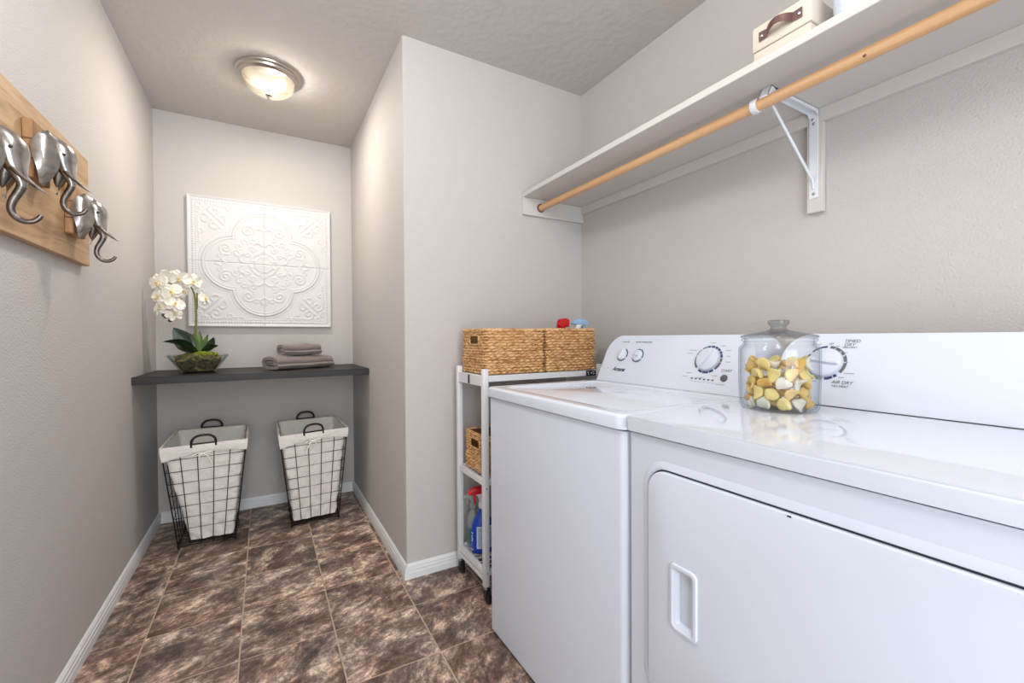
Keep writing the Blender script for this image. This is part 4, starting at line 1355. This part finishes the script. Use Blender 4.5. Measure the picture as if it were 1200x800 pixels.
# ---------------------------------------------------------------- slim rolling cart
CX0, CX1, CY0, CY1 = 0.778, 1.420, 1.598, 1.892
def cart():
    t = thing('utility_cart', ((CX0 + CX1) / 2, (CY0 + CY1) / 2, 0), 'slim white metal rolling cart between the washer and the corner wall', 'cart')
    p = 0.024
    for x in (CX0, CX1 - p):
        for y in (CY0, CY1 - p):
            po = obj('post', B(x, x + p, y, y + p, 0.066, 0.970, 0.002, 2), M['cart'], t)
            if x == CX0 and y == CY0:
                for z in (0.475, 0.125):
                    obj('screw', La([(0, 0.002), (0.003, 0.002), (0.0042, 0)], Matrix.Translation((x + 0.013, y, z)) @ Matrix.Rotation(R(90), 4, 'X'), 12), M['chrome'], po)
            ca = obj('caster', La([(0.006, 0.066), (0.011, 0.064), (0.012, 0.056), (0.010, 0.056), (0.006, 0.055), (0.0, 0.055)], Matrix.Translation((x + p / 2, y + p / 2, 0)), 16), M['chrome'], t)
            wc = Vector((x + p / 2 + 0.004, y + p / 2 - 0.006, 0.026))
            wm = Matrix.Translation(wc) @ Matrix.Rotation(R(90), 4, 'Y') @ Matrix.Rotation(R(0), 4, 'Z')
            obj('wheel', La([(0, -0.009), (0.012, -0.009), (0.015, -0.007), (0.023, -0.008), (0.026, -0.005), (0.026, 0.005), (0.023, 0.008), (0.015, 0.007), (0.012, 0.009), (0, 0.009)], wm, 24), M['black_rubber'], ca)
            bm = bmesh.new()
            for s in (-1, 1):
                prism(bm, [(wc.x + s * 0.0095, wc.y - 0.011, 0.054), (wc.x + s * 0.0095, wc.y + 0.016, 0.054), (wc.x + s * 0.0095, wc.y + 0.007, 0.017), (wc.x + s * 0.0095, wc.y - 0.006, 0.015)], (s * 0.002, 0, 0), 0.0006, 1)
            box(bm, wc.x - 0.0115, wc.x + 0.0115, wc.y - 0.011, wc.y + 0.016, 0.0525, 0.0565, 0.001, 1)
            obj('fork', bm, M['black_rubber'], ca)
    def rails(z, hs, hl, name):
        a = 0.003
        for x in (CX0 + a, CX1 - p + a):
            obj(name, B(x, x + p - 2 * a, CY0 + p, CY1 - p, z - hs, z, 0.0015, 1), M['cart'], t)
        for y in (CY0 + a, CY1 - p + a):
            obj(name, B(CX0 + p, CX1 - p, y, y + p - 2 * a, z - hl, z, 0.0015, 1), M['cart'], t)
    rails(0.942, 0.045, 0.026, 'top_rail')
    rails(0.508, 0.024, 0.022, 'middle_rail')
    rails(0.132, 0.024, 0.022, 'bottom_rail')
    for y in (CY0 + 0.003, CY1 - p + 0.003):
        pass
    for x in (CX0 + 0.003, CX1 - p + 0.003):
        obj('lower_brace', B(x, x + p - 0.006, CY0 + p, CY1 - p, 0.084, 0.101, 0.0015, 1), M['cart'], t)
    for z in (0.940, 0.502, 0.126):
        for k in range(1, 7):
            y = CY0 + p + (CY1 - CY0 - 2 * p) * k / 7
            obj('shelf_wire', Tb([(CX0 + 0.012, y, z), (CX1 - 0.012, y, z)], 0.0026, 6), M['cart'], t, 60)
        for x in (CX0 + 0.22, CX0 + 0.42):
            obj('cross_wire', Tb([(x, CY0 + 0.014, z - 0.005), (x, CY1 - 0.014, z - 0.005)], 0.0026, 6), M['cart'], t, 60)
    # clip on the end rail and the small dark tag near the far end of the front rail
    obj('rail_clip', B(CX0 + 0.0005, CX0 + 0.0035, 1.742, 1.756, 0.900, 0.939, 0.0005, 1), M['black_rubber'], t, label='small dark clip on the end rail')
    tg = obj('rail_tag', B(1.318, 1.376, CY0 + 0.0012, CY0 + 0.0040, 0.917, 0.941), M['black_rubber'], t, label='small dark tag with pale marks')
    bm = bmesh.new()
    m = Matrix(((1, 0, 0, 1.347), (0, 0, -1, CY0 + 0.0012), (0, 1, 0, 0.929), (0, 0, 0, 1)))
    for x, y, w, h in ((-0.018, 0.004, 0.010, 0.004), (-0.015, -0.004, 0.006, 0.004), (0.002, 0.001, 0.008, 0.005), (0.014, 0.005, 0.012, 0.003), (0.016, -0.004, 0.008, 0.003)):
        dash(bm, m, x, y, w, h)
    obj('tag_print', bm, M['cap_white'], tg, None)
cart()

# ---------------------------------------------------------------- woven baskets
def basket(x0, x1, y0, y1, z0, z1, label, hole_face, seed):
    """rows of twisted strands round a rounded box; a hand hole in the left end"""
    cx, cy = (x0 + x1) / 2, (y0 + y1) / 2
    t = thing('woven_basket', (cx, cy, z0), label, 'basket', 'woven baskets on the cart')
    rg = random.Random(seed)
    d = 0.0045
    path = rrect(x0 + d, x1 - d, y0 + d, y1 - d, 0.016, 4)
    P = [Vector((a, b)) for a, b in path]
    seglen = [(P[(i + 1) % len(P)] - P[i]).length for i in range(len(P))]
    per = sum(seglen)
    def at(s):
        s %= per
        for i, l in enumerate(seglen):
            if s <= l:
                a, b = P[i], P[(i + 1) % len(P)]
                dr = (b - a).normalized()
                return a.lerp(b, s / l if l else 0), Vector((dr.y, -dr.x))
            s -= l
        return P[0], Vector((-1, 0))
    rows = max(6, int((z1 - z0) / 0.0118))
    rh = (z1 - z0) / rows
    nv, nu = rows * 6, int(per / 0.0036)
    cols = [at(per * i / nu) for i in range(nu)]
    phase = [rg.random() for r in range(rows + 1)]
    amp = [rg.uniform(0.8, 1.2) for _ in range(rows + 1)]
    tw = 0.027
    b = bmesh.new()
    V = []
    for i in range(nu):
        (p, nrm) = cols[i]
        s = per * i / nu
        col = []
        for j in range(nv + 1):
            zz = z0 + (z1 - z0) * j / nv
            wob = 0.0014 * sin(s * 37 + zz * 90)
            zz += 0.0022 * sin(s * 2 * pi / 0.031 + zz * 160) * (0 < j < nv)
            r = min(rows - 1, int((j) / 6))
            f = (j / 6) - r
            if j == nv: f = 1.0
            # strand: round across the row, slanting bulges along it
            round_ = sin(pi * min(1, max(0, f))) ** 0.7
            q = (s / tw + phase[r] + 0.55 * f) % 1.0
            bul = sin(pi * q) ** 0.6
            dd = (round_ * (0.12 + 0.88 * bul) * amp[r]) * 0.0105 - 0.005
            col.append(b.verts.new((p.x + nrm.x * (dd + wob), p.y + nrm.y * (dd + wob), zz)))
        V.append(col)
    # hand hole on the end that looks at the room
    hz0, hz1 = z1 - 0.066, z1 - 0.026
    def in_hole(v):
        return v.co.x < x0 + 0.02 and abs(v.co.y - cy) < 0.046 and hz0 < v.co.z < hz1
    for i in range(nu):
        for j in range(nv):
            q = (V[i][j], V[(i + 1) % nu][j], V[(i + 1) % nu][j + 1], V[i][j + 1])
            if hole_face and all(in_hole(v) for v in q): continue
            b.faces.new(q)
    obj('woven_side', b, M['wicker'], t, 75)
    # inner lining wall and base
    b = bmesh.new()
    pin = rrect(x0 + 0.013, x1 - 0.013, y0 + 0.013, y1 - 0.013, 0.012, 4)
    lo = [b.verts.new((a, c, z0 + 0.004)) for a, c in pin]
    n = len(pin)
    hi = [b.verts.new((a, c, z1 - 0.004)) for a, c in pin]
    for i in range(n):
        k = (i + 1) % n
        if hole_face and pin[i][0] < x0 + 0.014 and pin[k][0] < x0 + 0.014 and abs(pin[i][1] - pin[k][1]) > 0.05:
            continue
        b.faces.new((lo[i], lo[k], hi[k], hi[i]))
    b.faces.new(lo)
    obj('basket_lining', b, M['wicker_in'], t, 30)
    # braided rim
    b = bmesh.new()
    nr = int(per / 0.004)
    pts, rs = [], []
    for i in range(nr):
        p, nrm = at(per * i / nr)
        s = per * i / nr
        pts.append(Vector((p.x - nrm.x * 0.003, p.y - nrm.y * 0.003, z1 - 0.002)))
        rs.append(0.0052 + 0.0014 * sin(s * 2 * pi / 0.016))
    tube(b, pts, rs, 8, closed=True)
    obj('braided_rim', b, M['wicker'], t, 75)
    if hole_face:
        pts = []
        for a, c in rrect(cy - 0.046, cy + 0.046, hz0, hz1, 0.010, 4):
            pts.append(Vector((x0 + 0.004, a, c)))
        obj('hand_hole_binding', Tb(pts, 0.0038, 8, closed=True), M['wicker'], t, 75)
    return t
basket(0.800, 1.092, 1.604, 1.880, 0.9445, 1.136, 'woven natural-fibre basket at the left end of the cart top', True, 1)
basket(1.098, 1.388, 1.604, 1.880, 0.9445, 1.138, 'woven natural-fibre basket at the right end of the cart top, bottles peeking out', False, 2)
basket(0.806, 1.060, 1.645, 1.862, 0.5065, 0.676, 'woven natural-fibre basket with a hand hole on the cart middle shelf', True, 3)

# ---------------------------------------------------------------- spray bottles
def spray_bottle(c, yaw, body_prof, sx, sy, body_m, nozzle_m, neck_m, label, zneck, head=1.0, blocky=False, trig_m=None):
    c = Vector(c)
    t = thing('spray_bottle', c, label, 'spray bottle')
    mx = Matrix.Translation(c) @ Matrix.Rotation(yaw, 4, 'Z')
    obj('bottle_body', La(body_prof, mx, 40, sx, sy), body_m, t, 60)
    z = zneck
    obj('neck_collar', La([(0.013, z - 0.004), (0.017, z), (0.018, z + 0.008), (0.016, z + 0.022), (0.013, z + 0.026), (0, z + 0.026)], mx, 24), neck_m, t, 50)
    # white pump housing leaning forward, coloured shroud and nozzle on top (local +x = forward)
    bm = bmesh.new()
    sec = [(0.000, 0.024, 0.013, 0.014), (0.002, 0.040, 0.015, 0.016), (0.006, 0.055, 0.019, 0.016), (0.012, 0.066, 0.026, 0.015)]
    rings = []
    for o, h, dp, wd in sec:
        rings.append([bm.verts.new(mx @ Vector((o * head + dp * head * cos(2 * pi * k / 16), wd * head * sin(2 * pi * k / 16), z + h * head))) for k in range(16)])
    for a, d in zip(rings[:-1], rings[1:]):
        for k in range(16):
            bm.faces.new((a[k], a[(k + 1) % 16], d[(k + 1) % 16], d[k]))
    bm.faces.new(rings[0]); bm.faces.new(rings[-1])
    obj('pump_housing', bm, neck_m, t, 60)
    side = [(-0.030, 0.066), (-0.028, 0.076), (-0.016, 0.088), (0.010, 0.096), (0.036, 0.094), (0.058, 0.084), (0.068, 0.074), (0.066, 0.064), (0.050, 0.064)]
    if blocky: side = [(-0.030, 0.062), (-0.032, 0.100), (-0.012, 0.108), (0.022, 0.104), (0.030, 0.094), (0.026, 0.084), (0.034, 0.078), (0.030, 0.062)]
    poly = [mx @ Vector((x * head, -0.015 * head, z + y * head)) for x, y in side]
    vec = (mx.to_3x3() @ Vector((0, 0.030 * head, 0)))
    obj('shroud', Pr(poly, vec, 0.004 * head, 3), nozzle_m, t, 40)
    tr = [(0.030, 0.064), (0.040, 0.064), (0.042, 0.050), (0.038, 0.036), (0.040, 0.022), (0.034, 0.020), (0.030, 0.036), (0.033, 0.050)]
    poly = [mx @ Vector((x * head, -0.007 * head, z + y * head)) for x, y in tr]
    obj('trigger', Pr(poly, mx.to_3x3() @ Vector((0, 0.014 * head, 0)), 0.0015, 2), trig_m or nozzle_m, t, 40)
    return t, mx
prof = [(0, 0), (0.045, 0.0), (0.050, 0.004), (0.052, 0.02), (0.052, 0.105), (0.049, 0.125), (0.040, 0.148), (0.027, 0.168), (0.019, 0.180), (0.0155, 0.192), (0.014, 0.202), (0, 0.203)]
t, mx = spray_bottle((0.853, 1.772, 0.1292), R(168), prof, 1.0, 0.62, M['blue_plastic'], M['red_plastic'], M['cap_white'], 'blue spray bottle with a red and white trigger on the cart bottom shelf', 0.200)
def label_patch(t, mx, z0, z1, a0, a1, r, sx, sy, m, name):
    def f(u, v):
        a = R(a0 + (a1 - a0) * u)
        return mx @ Vector((r * cos(a) * sx, r * sin(a) * sy, z0 + (z1 - z0) * v))
    bm = grid(bmesh.new(), f, 16, 8)
    bmesh.ops.solidify(bm, geom=bm.faces[:], thickness=0.0004)
    return obj(name, bm, m, t, 60)
label_patch(t, mx, 0.026, 0.124, 52, 150, 0.0532, 1.0, 0.62, M['label_edge'], 'label')
label_patch(t, mx, 0.031, 0.119, 57, 145, 0.0540, 1.0, 0.62, M['blue_label'], 'label_face')
bm = bmesh.new()
for k, (z, w) in enumerate(((0.060, 0.012), (0.070, 0.016), (0.080, 0.012), (0.094, 0.016), (0.020, 0.014))):
    a = R(18)
    p = mx @ Vector((0.0525 * cos(a), 0.0525 * 0.62 * sin(a), z))
    tube(bm, [p + mx.to_3x3() @ Vector((0, -w / 2, 0)), p + mx.to_3x3() @ Vector((0, w / 2, 0))], 0.0022, 6)
obj('white_print', bm, M['cap_white'], t, 60)

prof2 = [(0, 0), (0.026, 0.0), (0.029, 0.004), (0.030, 0.02), (0.030, 0.12), (0.027, 0.140), (0.018, 0.158), (0.012, 0.170), (0.011, 0.182), (0, 0.183)]
t2, mx2 = spray_bottle((0.838, 1.838, 0.1292), R(150), prof2, 1.0, 0.9, M['thin_plastic'], M['thin_plastic'], M['thin_plastic'], 'cloudy translucent spray bottle behind the blue bottle on the cart', 0.178, 0.7)
label_patch(t2, mx2, 0.02, 0.09, -40, 130, 0.0307, 1.0, 0.9, M['teal_label'], 'label')

pr3 = [(0, 0), (0.026, 0.0), (0.030, 0.004), (0.030, 0.075), (0.022, 0.098), (0.013, 0.116), (0.012, 0.150), (0, 0.151)]
spray_bottle((1.252, 1.690, 0.9500), R(178), pr3, 1.0, 0.8, M['cap_white'], M['red_plastic'], M['red_plastic'], 'bottle with a bright red spray head peeking out of the right basket', 0.142, 0.92, True)
spray_bottle((1.336, 1.690, 0.9500), R(-5), pr3, 0.75, 0.8, M['cap_blue'], M['cap_blue'], M['cap_white'], 'bottle with a pale blue spray head peeking out of the right basket', 0.150, 0.94)

# ---------------------------------------------------------------- shelf, rod, bracket
ZS, TS = 1.831, 0.024
XS = 1.177
def shelf():
    t = thing('wall_shelf', (XR, 1.0, ZS), 'long white painted shelf along the right wall over the machines', 'shelf')
    Y0 = -0.60
    obj('shelf_board', B(XS, XR, Y0, YP, ZS, ZS + TS, 0.002, 1), M['shelf_white'], t)
    obj('end_cleat', B(XS + 0.002, XR, YP - 0.018, YP, 1.742, ZS, 0.0015, 1), M['shelf_white'], t)
    obj('back_cleat', B(XR - 0.018, XR, Y0, YP - 0.018, 1.788, ZS, 0.0015, 1), M['shelf_white'], t)
    yb = 0.738
    obj('bracket_backer', B(XR - 0.020, XR, 0.713, 0.760, 1.500, 1.788, 0.002, 1), M['shelf_white'], t)
    w = 0.0135
    x1 = XR - 0.020
    b = bmesh.new()
    box(b, x1 - 0.003, x1, yb - w, yb + w, 1.545, ZS, 0.0008, 1)
    box(b, 1.305, x1 - 0.003, yb - w, yb + w, ZS - 0.0035, ZS, 0.0008, 1)
    # side flanges of the pressed steel and the nose carrying the rod hook
    for s in (-1, 1):
        prism(b, [(1.290, yb + s * w, ZS - 0.001), (1.320, yb + s * w, ZS - 0.001), (1.312, yb + s * w, ZS - 0.045), (1.298, yb + s * w, ZS - 0.060), (1.276, yb + s * w, ZS - 0.055), (1.272, yb + s * w, ZS - 0.030)], (0, -s * 0.0022, 0))
        prism(b, [(1.300, yb + s * w, ZS), (x1, yb + s * w, ZS), (x1, yb + s * w, ZS - 0.030), (x1 - 0.012, yb + s * w, ZS - 0.014), (1.32, yb + s * w, ZS - 0.012)], (0, -s * 0.0018, 0))
    for (xa_, za), (xb_, zb) in (((1.290, ZS - 0.001), (1.272, ZS - 0.030)), ((1.272, ZS - 0.030), (1.276, ZS - 0.055))):
        prism(b, [(xa_, yb - w, za), (xb_, yb - w, zb), (xb_ + 0.002, yb - w, zb), (xa_ + 0.002, yb - w, za)], (0, 2 * w, 0))
    box(b, 1.290, 1.312, yb - w, yb + w, ZS - 0.003, ZS - 0.001)
    br = obj('shelf_bracket', b, M['bracket'], t, 30)
    obj('brace', Tb([(1.312, yb, 1.790), (x1 - 0.012, yb, 1.606), (x1 - 0.005, yb, 1.594), (x1 - 0.004, yb, 1.576)], 0.0042, 10), M['bracket'], br, 60)
    for z in (1.800, 1.786, 1.560):
        obj('screw', La([(0, 0.0022), (0.0035, 0.002), (0.005, 0)], Matrix.Translation((x1 - 0.003, yb + (0.003 if z > 1.79 else 0), z)) @ Matrix.Rotation(R(-90), 4, 'Y'), 14), M['chrome'], br)
shelf()
RX, RZ, RR = 1.285, 1.786, 0.0165
t = thing('closet_rod', (RX, 1.0, RZ), 'round natural wood closet rod under the white shelf', 'rod')
obj('dowel', Tb([(RX, -0.60, RZ)] + [(RX, y, RZ) for y in (0.4, 1.0, 1.5)] + [(RX, YP - 0.020, RZ)], RR, 24), M['rod'], t, 60)
obj('end_socket', La([(0.0, 0.0), (0.0225, 0.0), (0.0225, 0.007), (0.018, 0.009), (0.0172, 0.009)], Matrix.Translation((RX, YP - 0.018, RZ)) @ Matrix.Rotation(R(90), 4, 'X'), 28), M['socket'], t, 40)
obj('rod_hook', La([(0.0168, -0.009), (0.0205, -0.009), (0.0212, -0.004), (0.0212, 0.006), (0.0205, 0.009), (0.0168, 0.009)], Matrix.Translation((RX, 0.768, RZ)) @ Matrix.Rotation(R(90), 4, 'X'), 28), M['bracket'], t, 40, label='white plastic collar on the rod')
bm = bmesh.new()
bmesh.ops.create_uvsphere(bm, u_segments=10, v_segments=6, radius=1)
for v in bm.verts: v.co = Vector((RX - 0.0142 + v.co.x * 0.0022, 0.492 + v.co.y * 0.004, RZ - 0.008 + v.co.z * 0.004))
obj('knot', bm, M['socket'], t, 60)

# ---------------------------------------------------------------- things on the shelf
ZB = ZS + TS
def storage_box():
    xa, xb, ya, yb = 1.200, 1.480, 0.576, 0.727
    t = thing('storage_box', ((xa + xb) / 2, (ya + yb) / 2, ZB), 'cream fabric storage box with a brown leather handle on the shelf', 'box')
    obj('box_base', B(xa + 0.003, xb, ya + 0.003, yb - 0.002, ZB, ZB + 0.036, 0.002, 2), M['box_cream'], t)
    lid = obj('box_lid', B(xa, xb + 0.003, ya, yb, ZB + 0.0375, ZB + 0.104, 0.003, 2), M['box_cream'], t)
    # leather strap bowed out from the lid
    def strap(u, v):
        y = 0.708 - 0.112 * u
        bow = 0.020 * max(0, sin(pi * (u - 0.20) / 0.60)) ** 0.8 if 0.20 < u < 0.80 else 0.0
        z = ZB + 0.0705 + (v - 0.5) * (0.026 - 0.007 * sin(pi * u) ** 2) + 0.006 * (sin(pi * (u - 0.2) / 0.6) if 0.2 < u < 0.8 else 0)
        return Vector((xa - 0.0022 - bow, y, z))
    bm = grid(bmesh.new(), strap, 40, 3)
    bmesh.ops.solidify(bm, geom=bm.faces[:], thickness=0.003)
    st = obj('leather_handle', bm, M['leather'], t, 50)
    for y in (0.700, 0.604):
        obj('rivet', La([(0, 0.003), (0.003, 0.0026), (0.0045, 0.001), (0.0045, 0)], Matrix.Translation((xa - 0.0022, y, ZB + 0.0705)) @ Matrix.Rotation(R(-90), 4, 'Y'), 14), M['chrome'], st)
storage_box()
t = obj('white_bin', Pr([(x, y, ZB) for x, y in rrect(1.215, 1.480, 0.300, 0.556, 0.035, 6)], (0, 0, 0.24)), M['bin'], at=(1.35, 0.43, ZB))
for v in t.data.vertices:
    k = 1 + 0.10 * v.co.z / 0.24
    v.co.x *= k
    v.co.y *= (0.90 + 0.10 * v.co.z / 0.24)
tag(t, 'white plastic bin beside the cream box on the shelf', 'bin')
